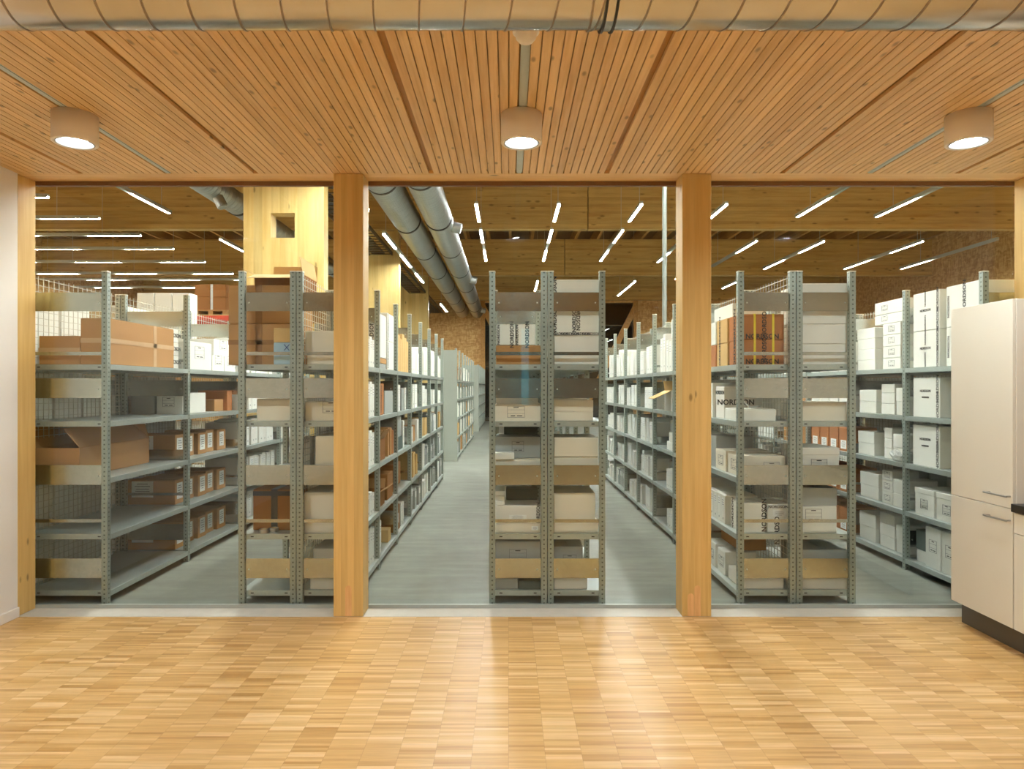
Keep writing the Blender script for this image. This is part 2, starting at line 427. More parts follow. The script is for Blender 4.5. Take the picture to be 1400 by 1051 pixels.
for y, s in ((1.1, 'nearer row'), (-1.5, 'rear row'), (-4.1, 'rearmost row')):
    for x, lab in ((-2.378, 'left'), (.072, 'middle'), (2.525, 'right')):
        downlight(x, y, f'white cylindrical downlight, {s} behind the duct, {lab} ceiling track')

# motion sensor
ys = 2.845
root = empty('motion_sensor', (wx(719, ys), ys, ZC)); tag(root, 'white domed motion sensor on the middle ceiling track beside the duct', 'sensor')
build('base', MB().lathe([(.0, -.001), (.054, -.001), (.056, -.018), (.05, -.024), (0, -.024)], 32), 'sensor', root)
build('dome', MB().lathe([(.045, -.024), (.042, -.042), (.03, -.056), (.014, -.063), (0.0005, -.064)], 32), 'sensor', root)

# ------------------------------------------------------------------ kitchen cabinets
XD = 3.025
def handle(parent, y0, y1, z, x):
    m = MB(); m.bar((x-.032, y0, z), (x-.032, y1, z), .006, 10)
    for yy in (y0+.012, y1-.012): m.bar((x, yy, z), (x-.032, yy, z), .005, 8)
    build('handle', m, 'steel', parent)['label'] = 'brushed steel bar handle'
t = empty('tall_cabinet', (XR-.3, 4.375, 0)); tag(t, 'tall cream kitchen cabinet with two doors at the right', 'cabinet')
def loc(o, t): o.matrix_parent_inverse = Matrix.Translation(-Vector(t.location)); return o
loc(build('body', B(XD+.02, XR-.002, 4.09, 4.665, .15, 2.135, .002), 'cab', t), t)
d = loc(build('door', B(XD, XD+.019, 4.093, 4.663, .874, 2.135, .0015), 'cab', t), t); handle(d, 4.10, 4.30, .945, XD)
d = loc(build('door', B(XD, XD+.019, 4.093, 4.663, .155, .870, .0015), 'cab', t), t); handle(d, 4.10, 4.30, .80, XD)
loc(build('plinth', B(XD+.075, XD+.095, 4.09, 4.665, .0, .149), 'plinth', t), t)
for i, (a, b) in enumerate(((3.49, 4.087), (2.89, 3.487))):
    t = empty('base_cabinet', (XR-.3, (a+b)/2, 0)); tag(t, ['cream base cabinet beside the tall cabinet, under dark worktop', 'cream base cabinet furthest from the tall cabinet, under dark worktop'][i], 'cabinet', 'kitchen base cabinets')
    loc(build('body', B(XD+.02, XR-.002, a, b, .15, .856), 'cab', t), t)
    d = loc(build('drawer', B(XD, XD+.019, a+.002, b-.003, .732, .852, .0015), 'cab', t), t); handle(d, a+.2, a+.4, .79, XD)
    d = loc(build('door', B(XD, XD+.019, a+.002, b-.003, .155, .728, .0015), 'cab', t), t); handle(d, a+.03, a+.23, .67, XD)
    loc(build('plinth', B(XD+.075, XD+.095, a, b, 0, .149), 'plinth', t), t)
tag(build('worktop', B(XD-.016, XR-.002, 2.89, 4.088, .858, .906, .002), 'worktop'), 'dark kitchen worktop on the base cabinets at the right edge', 'worktop')

# ------------------------------------------------------------------ storage hall shell
HX0, HX1, HY1, ZB, ZBT, ZR = -17.5, 15.9, 33.0, 5.81, 7.17, 7.62
fl = struct(build('floor', B(HX0, HX1, 4.95, HY1+4, -.12, 0), 'concrete'))
struct(build('ceiling', B(HX0, HX1, 5.0, HY1, ZR, ZR+.15), 'deck'))
struct(build('wall_left', B(HX0-.2, HX0, 5.0, HY1, 0, ZR+.15), 'osb'))
struct(build('wall_right', B(HX1, HX1+.2, 5.0, HY1, 0, ZR+.15), 'osb'))
mb = MB(); mb.box(HX0-.2, -3.64, 4.955, 5.0, 0, ZR+.15); mb.box(3.88, HX1+.2, 4.955, 5.0, 0, ZR+.15); mb.box(-3.64, 3.88, 5.0, 5.01, 3.36, ZR+.15)
struct(build('wall_front', mb, 'osb'))
WA, WB_, WZ = -1.2, 6.05, 5.72
mb = MB(); mb.box(HX0, WA, HY1, HY1+.2, 0, ZR+.15); mb.box(WB_, HX1, HY1, HY1+.2, 0, ZR+.15); mb.box(WA, WB_, HY1, HY1+.2, WZ, ZR+.15)
struct(build('wall_back', mb, 'osb'))
mb = MB()
for xx in (WA, 1.2, 3.6, WB_-.06): mb.box(xx, xx+.06, HY1+.05, HY1+.11, 0, WZ)
for zz in (0, 2.6, 4.6, WZ-.06): mb.box(WA+.06, WB_-.06, HY1+.06, HY1+.10, zz, zz+.05)
w = struct(build('window_5', mb, 'darkmetal'))
build('pane', B(WA+.06, WB_-.06, HY1+.075, HY1+.083, .05, WZ-.06), 'glass', w)
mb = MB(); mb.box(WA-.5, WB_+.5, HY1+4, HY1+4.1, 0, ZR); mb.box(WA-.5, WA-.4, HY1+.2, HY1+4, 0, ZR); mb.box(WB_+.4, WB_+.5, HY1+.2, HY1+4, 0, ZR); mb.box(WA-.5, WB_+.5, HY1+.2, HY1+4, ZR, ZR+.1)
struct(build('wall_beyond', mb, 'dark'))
for xx, lab in ((WA-.12, 'left'), (WB_-.02, 'right')):
    tag(build('window_post', B(xx, xx+.2, HY1-.2, HY1, 0, ZB-.02), 'rafter'), f'pale timber post at the {lab} side of the dark far window', 'post', 'posts of the far window')
for sx, lab, xx in ((-1, 'right', WB_-.02), (1, 'left', WA+.08)):
    m = MB(); m.quadbox([(xx, HY1-.16, 5.6), (xx, HY1-.16, 5.0), (xx+sx*2.5, HY1-.16, .01), (xx+sx*2.5, HY1-.16, .61)], .14)
    tag(build('diagonal_brace', m, 'rafter'), f'pale diagonal timber brace across the dark far window, {lab} side', 'brace', 'braces of the far window')

# beams, rafters, cross laminated columns
BY = [10.6, 18.1, 25.6, 32.75]
for i, by in enumerate(BY):
    for a, b, s in ((HX0, 2.10, 'left'), (2.125, HX1, 'right')):
        tag(build('glulam_beam', B(a, b, by, by+.24, ZB, ZBT, .006), 'beam'), f'{ORD[i]} huge glulam roof beam from the glass, part {s} of its joint', 'beam', 'glulam roof beams')
x = HX0 + .35; me = B(-.05, .05, 5.02, HY1-.01, ZBT+.002, ZR-.002).mesh('rafter', 'rafter')
while x < HX1 - .1:
    tag(link('rafter', me, None, (x, 0, 0)), 'timber rafter running front to back under the dark roof deck', 'rafter', 'roof rafters'); x += .82
CXR = -3.0
for i, cy in enumerate((11.1, 18.55, 25.9)):
    m = MB()
    cz1 = ZB-.003
    if i == 0:
        cy_ = 10.87
        hx0, hx1, hz0, hz1 = wx(370, cy_), wx(403, cy_), wz(325, cy_), wz(291, cy_)
        m.box(-4.22, hx0, cy_, cy_+.26, 0, cz1); m.box(hx1, -2.94, cy_, cy_+.26, 0, cz1); m.box(hx0, hx1, cy_, cy_+.26, 0, hz0); m.box(hx0, hx1, cy_, cy_+.26, hz1, cz1)
        cy0 = cy_
    else:
        cy0 = cy-.2
        m.box(-4.3, -2.94 if i == 1 else -3.02, cy0, cy0+.26, 0, cz1)
    o = build('timber_pier', m, 'clt')
    tag(o, ['wide pale timber pier with a square hole, nearest of its row', 'second wide pale timber pier in the row left of the ducts', 'third wide pale timber pier, furthest in the row left of the ducts'][i], 'pier', 'cross laminated timber piers')

# hall ducts
def hall_duct(x, z, r, y0, y1, label, rings, outlets):
    root = empty('ventilation_duct', (x, y0, z)); tag(root, label, 'duct', 'ducts in the storage hall')
    m = MB(); n = 44; L = y1-y0; step = .0725; k = int(L/step); prev = None
    for q in range(k+1):
        rr = r if q % 2 == 0 else r-.014
        cur = [m.bm.verts.new((rr*math.cos(2*math.pi*i/n), L*q/k, rr*math.sin(2*math.pi*i/n))) for i in range(n)]
        if prev:
            for i in range(n): m.bm.faces.new((prev[i], prev[(i+1) % n], cur[(i+1) % n], cur[i])).smooth = False
        prev = cur
    build('pipe', m, 'duct2', root)
    for ry in rings:
        m = MB(); rs = []
        for yy, rr in ((-.035, r-.01), (-.035, r+.008), (.035, r+.008), (.035, r-.01)):
            rs.append([m.bm.verts.new((rr*math.cos(2*math.pi*i/28), yy, rr*math.sin(2*math.pi*i/28))) for i in range(28)])
        for a, b in zip(rs, rs[1:]):
            for i in range(28): m.bm.faces.new((a[i], a[(i+1) % 28], b[(i+1) % 28], b[i]))
        build('joint_ring', m, 'blackrub', root, (0, ry-y0, 0))
    for oy, ang in outlets:
        m = MB(); d = Vector((math.cos(ang), 0, math.sin(ang)))
        m.bar(d*(r*.6), d*(r+.16), min(.12, r*.42), 20); m.bar(d*(r+.155), d*(r+.175), min(.1, r*.36), 20, None)
        build('outlet', m, 'duct2', root, (0, oy-y0, 0))
    return root
hall_duct(-2.22, 5.27, .30, 5.03, HY1-.01, 'round metal duct along the hall ceiling, left of a close pair', [8.9, 11.9, 14.9, 18, 21.2, 24.4, 27.6, 30.6], [])
hall_duct(-1.50, 5.25, .29, 5.03, HY1-.01, 'round metal duct along the hall ceiling, right of a close pair', [8.6, 11.6, 14.6, 17.7, 20.9, 24.1, 27.3, 30.3], [(15.2, -.25), (22.6, -.25), (31.5, -.25)])
hall_duct(-5.0, 4.99, .21, 5.03, HY1-.01, 'round metal duct passing behind the timber pier at left', [9, 12.6, 16, 19.2, 22.4, 26, 29], [(11.55, -1.1), (18.3, -.5)])
# cable trays between the piers
for i, (a, b) in enumerate(((11.15, 18.33), (18.62, 25.68), (25.98, 32.7))):
    root = empty('cable_tray', (-3.42, a, 5.2)); tag(root, f'{ORD[i]} dark cable tray segment from the glass, between the timber piers', 'cable tray', 'cable trays by the piers')
    m = MB(); L = b-a
    for sx in (-.3, .3): m.box(sx-.01, sx+.01, 0, L, -.05, .05)
    build('side_rail', m, 'darkmetal', root)
    m = MB(); y = .1
    while y < L-.05: m.box(-.29, .29, y, y+.03, -.05, -.03); y += .3
    build('rung', m, 'darkmetal', root)['kind'] = 'stuff'
    build('cable_bundle', B(-.22, .1, .01, L-.01, -.028, .03), 'blackrub', root)

# suspended light lines
TUBES = {}
def light_line(axis, c, z, y0, y1, lit, label, group):
    root = empty('light_line', (c, y0, z) if axis == 'y' else (y0, c, z), 0 if axis == 'y' else -math.pi/2); tag(root, label, 'ceiling light', group)
    L = y1-y0
    build('rail', MB().box(-.035, .035, 0, L, .006, .06).box(-.035, -.031, 0, L, -.02, .006).box(.031, .035, 0, L, -.02, .006), 'track', root)
    for a, b in lit:
        k = round(b-a, 2)
        if k not in TUBES:
            m = MB(); m.box(-.0305, .0305, .01, k-.01, -.019, .005, None, 0); TUBES[k] = m.mesh('tube', 'tube')
        link('tube', TUBES[k], root, (0, a-y0, 0))
    w = MB().bar((0, 0, .06), (0, 0, ZR-.02-z), .006, 6).mesh('wire', 'wire')
    q = .25
    while q < L: link('wire', w, root, (0, q, 0)); q += 3.2
G = 'lengthwise suspended light lines'
SEC = ['near', 'middle', 'far', 'furthest']
NEAR = (5.4, 12.6, [(5.45, 6.95), (7.3, 8.8), (9.15, 10.65), (11.0, 12.5)])
def near_to(end, extra): return (5.4, end, NEAR[2] + extra)
LL = [(-.70, 'first light line right of the duct pair', [NEAR, (14.85, 16.42, [(14.87, 16.4)]), (17.3, 21.55, [(17.36, 18.8), (19.96, 21.5)])]),
      (1.10, 'second light line right of the duct pair', [NEAR, (14.85, 16.42, [(14.87, 16.4)]), (17.3, 21.55, [(17.36, 18.8), (19.96, 21.5)]), (25.58, 28.3, [(25.6, 28.2)])]),
      (2.90, 'third light line right of the duct pair', [NEAR, (14.85, 16.42, [(14.87, 16.4)]), (17.3, 21.55, [(17.36, 18.8), (19.96, 21.5)])]),
      (4.75, 'fourth light line right of the duct pair', [NEAR, (14.85, 16.42, [(14.87, 16.4)]), (18.75, 21.75, [(20.2, 21.7)]), (25.58, 29.7, [(25.6, 29.6)])]),
      (6.75, 'fifth light line right of the duct pair', [near_to(16.0, [(14.4, 15.95)]), (18.55, 22.6, [(18.6, 20.2)])]),
      (8.6, 'sixth light line right of the duct pair', [near_to(16.0, [(14.4, 15.95)]), (18.6, 23.0, [(18.65, 20.2), (21.4, 22.95)]), (25.58, 27.5, [(25.6, 27.4)])]),
      (11.3, 'seventh light line right of the duct pair', [NEAR, (18.6, 23.0, [(18.65, 20.2), (21.4, 22.95)])]),
      (13.2, 'outermost light line on the right', [(5.4, 12.6, [(5.45, 6.95), (7.3, 8.8), (9.15, 10.65), (11.0, 12.5)]), (18.4, 23.0, [(21.4, 22.95)])]),
      (-7.75, 'light line left of the holed pier', [near_to(15.65, [(14.08, 15.6)]), (18.35, 20.05, [(18.4, 20.0)])])]
for X_, lab, secs in LL:
    for q, (a, b, lit) in enumerate(secs): light_line('y', X_, 5.6, a, b, lit, f'{lab}, {SEC[q]} section under the roof', G)
for q, (a, b, lit) in enumerate(((5.4, 10.7, [(5.45, 6.95), (7.3, 8.8), (9.15, 10.65)]), (14.9, 21.9, [(14.96, 16.5), (17.4, 19.0), (20.2, 21.8)]), (27.4, 30.3, [(27.5, 30.2)]))):
    light_line('y', -2.72, 4.97, a, b, lit, f'low light line between timber piers and duct pair, {SEC[q]} section', G)
XYL = [7.0, 8.8, 10.65, 12.5, 14.3, 16.1, 17.9, 19.65, 21.7, 23.9, 25.25, 27.2]
for i, Y in enumerate(XYL):
    e = -9.64; lit = []
    a = e
    while a - 1.4 > HX0+.3:
        lit.append((a-1.4, a)); a -= 2.72
    if Y == 25.25: lit = [(p+.9, q+.9) for p, q in lit if q+.9 < e+1]
    light_line('x', Y, 5.6, HX0+.2, e+.9 if Y == 25.25 else e, lit, f'{ORD[i]} crosswise light line from the glass, high at the left', 'crosswise suspended light lines')
# downpipe behind the racks
root = empty('steel_pipe', (wx(908.5, 12.4), 12.4, 0)); tag(root, 'slim vertical galvanised pipe rising behind the sixth rack to the roof', 'pipe')
build('pipe', MB().bar((0,0,0), (0,0,ZBT), .04, 16), 'pipe_grey', root)
for z in (2.2, 3.9, 5.6): build('clamp', MB().bar((0,0,z), (0,0,z+.05), .046, 16), 'pipe_grey', root)

# ------------------------------------------------------------------ racks
LV = [.098, .516, .9355, 1.3515, 1.773]
PH = 2.455; PW_ = .043
RK = {}
SHELF = {}; PANEL = {}
def post_mesh():
    m = MB(); h = PW_/2; t = .004
    out = [(-h,-h),(h,-h),(h,h),(h-.012,h),(h-.012,h-t),(h-t,h-t),(h-t,-h+t),(-h+t,-h+t),(-h+t,h-t),(-h+.012,h-t),(-h+.012,h),(-h,h)]
    a = [m.bm.verts.new((x,y,.004)) for x,y in out]; b = [m.bm.verts.new((x,y,PH)) for x,y in out]
    for i in range(len(out)): m.bm.faces.new((a[i], a[(i+1) % len(out)], b[(i+1) % len(out)], b[i]))
    m.box(-h-.004, h+.004, -h-.002, h+.002, 0, .005)
    return m.mesh('post', 'post')
POST = post_mesh()
CAP = B(-.0235, .0235, -.0235, .0235, -.004, .006, .002).mesh('cap', 'cap')
def shelf_mesh(w, l):
    k = (round(w, 3), round(l, 3))
    if k in SHELF: return SHELF[k]
    m = MB(); t = .002; h = .04
    m.box(-w/2, w/2, 0, l, -t, 0, 'shelf'); 
    m.box(-w/2, w/2, 0, t, -h, -t, 'shelf'); m.box(-w/2, w/2, l-t, l, -h, -t, 'shelf')
    m.box(-w/2, -w/2+t, t, l-t, -h, -t, 'shelf'); m.box(w/2-t, w/2, t, l-t, -h, -t, 'shelf')
    m.box(-w/2+t, -w/2+.014, t, l-t, -h, -h+t, 'shelf'); m.box(w/2-.014, w/2-t, t, l-t, -h, -h+t, 'shelf')
    for yy in (l*.33, l*.66): m.box(-w/2+.02, w/2-.02, yy, yy+.03, -.02, -t, 'shelf')
    for sx in (-1, 1):
        xx = sx*(w/2-.085); m.box(xx-.011, xx+.011, -.0007, 0, -.024, -.016, 'hole')
    SHELF[k] = m.mesh('shelf'); return SHELF[k]
def panel_mesh(w, h):
    k = (round(w,3), round(h,3))
    if k in PANEL: return PANEL[k]
    m = MB(); m.box(-w/2, w/2, -.001, .001, 0, h, 'panel')
    if h > .1:
        for sx in (-1, 1): m.bar((sx*(w/2-.03), -.004, h*.45), (sx*(w/2-.03), -.001, h*.45), .006, 8, 'track')
    PANEL[k] = m.mesh('end_panel'); return PANEL[k]
PANELS = [(2.165, .139), (1.524, .146), (.884, .146), (.196, .145)]
RAILS = [1.84, .606]
def rack(key, x0, x1, ys, side, label, mesh_x=None, solid_end=False, detail=True, zs=LV):
    root = empty('shelving_rack', ((x0+x1)/2, ys[0], 0)); tag(root, label, 'shelving rack', 'galvanised shelving racks')
    RK[key] = dict(x0=x0, x1=x1, ys=ys, side=side)
    w = x1-x0
    for y in ys:
        for sx in (-1, 1):
            p = link('post', POST, root, (sx*(w/2-PW_/2), y-ys[0], 0))
            if detail: link('cap', CAP, p, (0, 0, PH))
        if detail and not solid_end:
            for z, h in PANELS: link('end_panel', panel_mesh(w-2*PW_+.004, h), root, (0, y-ys[0]-.004, z))
            for z in RAILS: link('cross_rail', panel_mesh(w-2*PW_+.004, .025), root, (0, y-ys[0]-.004, z))
    for a, b in zip(ys, ys[1:]):
        for z in zs: link('shelf', shelf_mesh(w, b-a-PW_-.002), root, (0, a-ys[0]+PW_/2+.001, z))
    if solid_end:
        build('side_panel', B(-w/2-.012, w/2+.012, -PW_/2-.03, -PW_/2-.004, .003, 2.42, .003), 'endpanel', root)['label'] = 'solid grey green end panel'
    if mesh_x is not None:
        m = MB(); xm = mesh_x - (x0+x1)/2; L = ys[-1]-ys[0]; r = .002
        y = .03
        while y < L: m.box(xm-r, xm+r, y-r, y+r, .08, 2.45); y += .06
        z = .08
        while z < 2.46: m.box(xm-r*2, xm-.0, .0, L, z-r, z+r); z += .05
        build('back_mesh', m, 'wire', root)
    return root
Y7 = [5.04 + .983*i for i in range(8)]
YA = [5.04 + 1.265*i for i in range(5)]
rack('A', -3.57, -2.95, YA, 1, 'leftmost shelving rack at the glass, with wire mesh back', -3.575)
rack('A0', -4.21, -3.58, YA, -1, 'shelving rack behind the wire mesh of the leftmost rack')
rack('BL', -1.985, -1.563, Y7, -1, 'second shelving rack from the left, left half of a pair', -1.56)
rack('BR', -1.557, -1.135, Y7, 1, 'third shelving rack from the left, lining the centre aisle')
rack('CL', -.140, .284, Y7, -1, 'fourth shelving rack from the left, left half of the middle pair', .287)
rack('CR', .290, .713, Y7, 1, 'fifth shelving rack from the left, right half of the middle pair')
rack('DL', 1.690, 2.115, Y7, -1, 'sixth shelving rack from the left, left half of the right pair', 2.118)
rack('DR', 2.121, 2.555, Y7, 1, 'second shelving rack from the right, right half of the right pair')
rack('E', 3.490, 4.09, Y7, -1, 'rightmost shelving rack, partly behind the tall cream cabinet', 4.095)
rack('E0', 4.105, 4.70, Y7[:5], 1, 'shelving rack back to back with the rightmost rack')
rack('B2', -1.74, -1.12, [14.85 + 1.05*i for i in range(8)], 1, 'further shelving rack beyond the third rack, with solid grey end panel', None, True)
rack('B3', -1.70, -1.09, [24.9 + 1.0*i for i in range(8)], 1, 'furthest shelving rack at the end of the centre aisle', None, True, False)
RNAME = dict(A='leftmost rack', A0='rack behind leftmost rack', BL='second rack from left', BR='third rack from left', CL='fourth rack from left', CR='fifth rack from left', DL='sixth rack from left', DR='second rack from right', E='rightmost rack', E0='rack behind rightmost rack', B2='far end-panelled rack', B3='furthest rack')
LNAME = ['bottom shelf', 'second shelf up', 'middle shelf', 'fourth shelf up', 'top shelf']

# ------------------------------------------------------------------ boxes
ITEMS = []; CACHE = {}
def cached(key, fn):
    if key not in CACHE: CACHE[key] = fn()
    return CACHE[key]
def carton_mesh(w, d, h, mat):
    def f():
        m = MB(); m.box(-w/2, w/2, -d/2, d/2, .0, h-.004, None, min(.004, h*.1))
        g = .002
        if w > d: m.box(-w/2+.002, w/2-.002, -d/2+.002, -g, h-.004, h); m.box(-w/2+.002, w/2-.002, g, d/2-.002, h-.004, h)
        else: m.box(-w/2+.002, -g, -d/2+.002, d/2-.002, h-.004, h); m.box(g, w/2-.002, -d/2+.002, d/2-.002, h-.004, h)
        return m.mesh('carton', mat)
    return cached(('c', round(w,3), round(d,3), round(h,3), mat), f)
def base_mesh(w, d, h, mat):
    return cached(('b', round(w,3), round(d,3), round(h,3), mat), lambda: B(-w/2+.003, w/2-.003, -d/2+.003, d/2-.003, 0, h-.003, .003).mesh('archive_box', mat))
def lid_mesh(w, d, h, lh, mat):
    return cached(('l', round(w,3), round(d,3), round(lh,3), mat), lambda: B(-w/2, w/2, -d/2, d/2, 0, lh, .003).mesh('lid', mat))
def file_mesh(w, d, h, mat, side):
    def f():
        m = MB(); m.box(-w/2, w/2, -d/2, d/2, 0, h, mat, .003)
        xs = side*(w/2)
        q = min(d*.3, .03); e0_, e1_ = min(xs, xs+side*.0012), max(xs, xs+side*.0012)
        m.box(e0_, e1_, -q*.28, q*.28, h*.14, h*.14+q*.56, 'grey')
        m.box(e0_, e1_, -d*.3, d*.3, h*.62, h*.9, 'paper')
        for zz_ in (.66, .74, .82): m.box(min(xs, xs+side*.002), max(xs, xs+side*.002), -d*.2, d*.2, h*zz_, h*zz_+.004, 'ink2')
        return m.mesh('box_file')
    return cached(('f', round(w,3), round(d,3), round(h,3), mat, side), f)
TXT = {}
def text_mesh(s, mat='ink'):
    if (s, mat) in TXT: return TXT[(s, mat)]
    cu = bpy.data.curves.new('lettering', 'FONT'); cu.body = s; cu.size = 1.0; cu.align_x = 'CENTER'; cu.align_y = 'CENTER'; cu.extrude = .002; cu.resolution_u = 2; cu.offset = .025
    ob = bpy.data.objects.new('lettering', cu); C.objects.link(ob); bpy.context.view_layer.update()
    me = bpy.data.meshes.new_from_object(ob.evaluated_get(bpy.context.evaluated_depsgraph_get())); me.name = 'lettering'
    bpy.data.objects.remove(ob); me.materials.clear(); me.materials.append(M[mat])
    for p in me.polygons: p.material_index = 0
    TXT[(s, mat)] = me; return me
def lettering(parent, s, pos, size, face, roll=0, mat='ink'):
    """face: '-y', '+x' or '-x' ; roll turns the line in the plane of the face"""
    o = link('lettering', text_mesh(s, mat), parent, pos)
    base = Matrix.Rotation(math.pi/2, 4, 'X')
    if face == '+x': base = Matrix.Rotation(math.pi/2, 4, 'Z') @ base
    if face == '-x': base = Matrix.Rotation(-math.pi/2, 4, 'Z') @ base
    o.rotation_euler = (base @ Matrix.Rotation(roll, 4, 'Z')).to_euler(); o.scale = (size, size, .2)
    return o
def form_mesh(w, h, rows):
    def f():
        m = MB(); t = .0022; e = .0006
        for a, b, c, d in ((-w/2, w/2, 0, t), (-w/2, w/2, h-t, h), (-w/2, -w/2+t, 0, h), (w/2-t, w/2, 0, h)): m.box(a, b, -e, e, c, d, 'ink2')
        for i in range(1, rows): m.box(-w/2, w/2, -e, e, h*i/rows, h*i/rows+t*.7, 'ink2')
        m.box(-w*.15, w*.15, -e, e, h*.84, h*.84+h*.07, 'ink'); m.box(-w*.3, -w*.05, -e, e, h*.12, h*.19, 'ink'); m.box(w*.05, w*.36, -e, e, h*.12, h*.19, 'ink')
        return m.mesh('printed_form')
    return cached(('form', round(w,3), round(h,3), rows), f)
def label_mesh(w, h):
    def f():
        m = MB(); m.box(-w/2, w/2, -.0006, .0006, 0, h, 'paper')
        for i, (a, l) in enumerate(((.8, .5), (.66, .7), (.5, .6), (.36, .66), (.2, .4))): m.box(-w*l/2, w*l/2, -.0010, -.0006, h*a, h*a+h*.035, 'ink2')
        return m.mesh('label')
    return cached(('lab', round(w,3), round(h,3)), f)
def strip(parent, name, mat, x0, x1, y0, y1, z0, z1): return build(name, B(x0, x1, y0, y1, z0, z1), mat, parent)

def item(rk, bay, lev, x0, x1, y0, y1, z0, h, kind, mat, desc=None, cat='box', rot=0, **ex):
    w = x1-x0; d = y1-y0; cx_, cy_ = (x0+x1)/2, (y0+y1)/2
    side = RK[rk]['side']; fx = side*(w/2)
    if kind == 'carton': o = link('carton', carton_mesh(w, d, h, mat), None, (cx_, cy_, z0), rot)
    elif kind == 'archive_box':
        o = link('archive_box', base_mesh(w, d, h, mat), None, (cx_, cy_, z0), rot); lh = h*ex.get('lid', .5)
        link('lid', lid_mesh(w, d, h, lh, mat), o, (0, 0, h-lh))
    elif kind == 'box_file': o = link('box_file', file_mesh(w, d, h, mat, side), None, (cx_, cy_, z0), rot)
    elif kind == 'open_carton':
        m = MB(); t = .005
        m.box(-w/2, w/2, -d/2, d/2, 0, t); m.box(-w/2, w/2, -d/2, -d/2+t, t, h); m.box(-w/2, w/2, d/2-t, d/2, t, h); m.box(-w/2, -w/2+t, -d/2+t, d/2-t, t, h); m.box(w/2-t, w/2, -d/2+t, d/2-t, t, h)
        o = build('open_carton', m, mat, None, (cx_, cy_, z0), rot)
        for fl_, ang, fw in ex.get('flaps', []):
            mm = MB(); c, s = math.cos(ang)*fw, math.sin(ang)*fw     # ang 0 = folded outwards flat, 90 deg = upright
            if fl_ == '+x': q = [(w/2, -d/2, h), (w/2, d/2, h), (w/2+c, d/2, h+s), (w/2+c, -d/2, h+s)]
            if fl_ == '-x': q = [(-w/2, d/2, h), (-w/2, -d/2, h), (-w/2-c, -d/2, h+s), (-w/2-c, d/2, h+s)]
            if fl_ == '-y': q = [(-w/2, -d/2, h), (w/2, -d/2, h), (w/2, -d/2-c, h+s), (-w/2, -d/2-c, h+s)]
            if fl_ == '+y': q = [(w/2, d/2, h), (-w/2, d/2, h), (-w/2, d/2+c, h+s), (w/2, d/2+c, h+s)]
            mm.quadbox(q, .004); build('flap', mm, ex.get('flapmat', mat), o)
    if 'nord_y' in ex:                       # lettering on the face towards the glass
        for fx_, fz, size, roll in ex['nord_y']: lettering(o, 'NORDSON', (fx_*w/2, -d/2-.0012, h*fz), size, '-y', roll)
    if 'nord_x' in ex:                       # lettering on the aisle face
        for fy, fz, size, roll in ex['nord_x']: lettering(o, 'NORDSON', (fx+side*.0012, fy*d/2, h*fz), size, '+x' if side > 0 else '-x', roll)
    if 'form_y' in ex:
        for a, b, fw, fh in ex['form_y']: link('printed_form', form_mesh(fw, fh, 3), o, (a*w/2, -d/2-.0008, h*b))
    if 'form_x' in ex:
        for a, b, fw, fh in ex['form_x']: link('printed_form', form_mesh(fw, fh, 3), o, (fx+side*.0008, a*d/2, h*b), math.pi/2*side)
    if 'label_x' in ex:
        lw, lh, fz = ex['label_x']; link('label', label_mesh(lw, lh), o, (fx+side*.0012, 0, h*fz), math.pi/2*side)['label'] = 'white paper label'
    if 'label_y' in ex:
        lw, lh, fxx, fz = ex['label_y']; link('label', label_mesh(lw, lh), o, (fxx*w/2, -d/2-.0012, h*fz))['label'] = 'white paper label'
    if 'tape_y' in ex:                       # vertical tape on the glass side and over the top
        tm, a = ex['tape_y']; xx = a*w/2; mm = MB(); mm.box(xx-.025, xx+.025, -d/2-.0012, -d/2+.0, .003, h); mm.box(xx-.025, xx+.025, -d/2, d/2, h, h+.001); build('tape', mm, tm, o)
    if 'tape_h' in ex:
        tm, fz = ex['tape_h']; mm = MB(); mm.box(-w/2-.0012, w/2+.0012, -d/2-.0012, d/2+.0012, h*fz-.018, h*fz+.018); build('tape', mm, tm, o)
    if 'tape_x' in ex:
        tm, a = ex['tape_x']; xx = side*(w/2); mm = MB(); mm.box(min(xx, xx+side*.0012), max(xx, xx+side*.0012), a*d/2-.025, a*d/2+.025, .003, h); mm.box(-w/2, w/2, a*d/2-.025, a*d/2+.025, h, h+.001); build('tape', mm, tm, o)
    if 'straps' in ex:
        for a in ex['straps']:
            mm = MB(); xx = a*w/2; mm.box(xx-.008, xx+.008, -d/2-.003, -d/2-.0005, .0, h+.002); mm.box(xx-.008, xx+.008, -d/2-.003, d/2, h+.0005, h+.003); build('strap', mm, 'yellow', o)['label'] = 'yellow packing strap'
    CN = dict(white='white', white2='off white', beige='beige', grey='grey', dgrey='dark grey', carton='brown', carton_d='dark brown', carton_r='reddish brown', tan='tan', blue='pale blue')[mat]
    KN = dict(carton='carton', archive_box='lidded box', box_file='box file', open_carton='open carton')[kind]
    ITEMS.append(dict(o=o, desc=desc or f'{CN} {KN}', rk=rk, bay=bay, lev=lev, y=cy_, x=cx_, z=z0, cat=cat, kind=kind))
    return o
def front(rk, lev, p0, p1, ptop, Y, depth, kind='carton', mat='white', desc=None, z0=None, **ex):
    """a box whose glass-side face was measured in the photograph"""
    z0 = LV[lev] if z0 is None else z0
    return item(rk, 0, lev, wx(p0, Y), wx(p1, Y), Y, Y+depth, z0, wz(ptop, Y)-z0, kind, mat, desc, **ex)
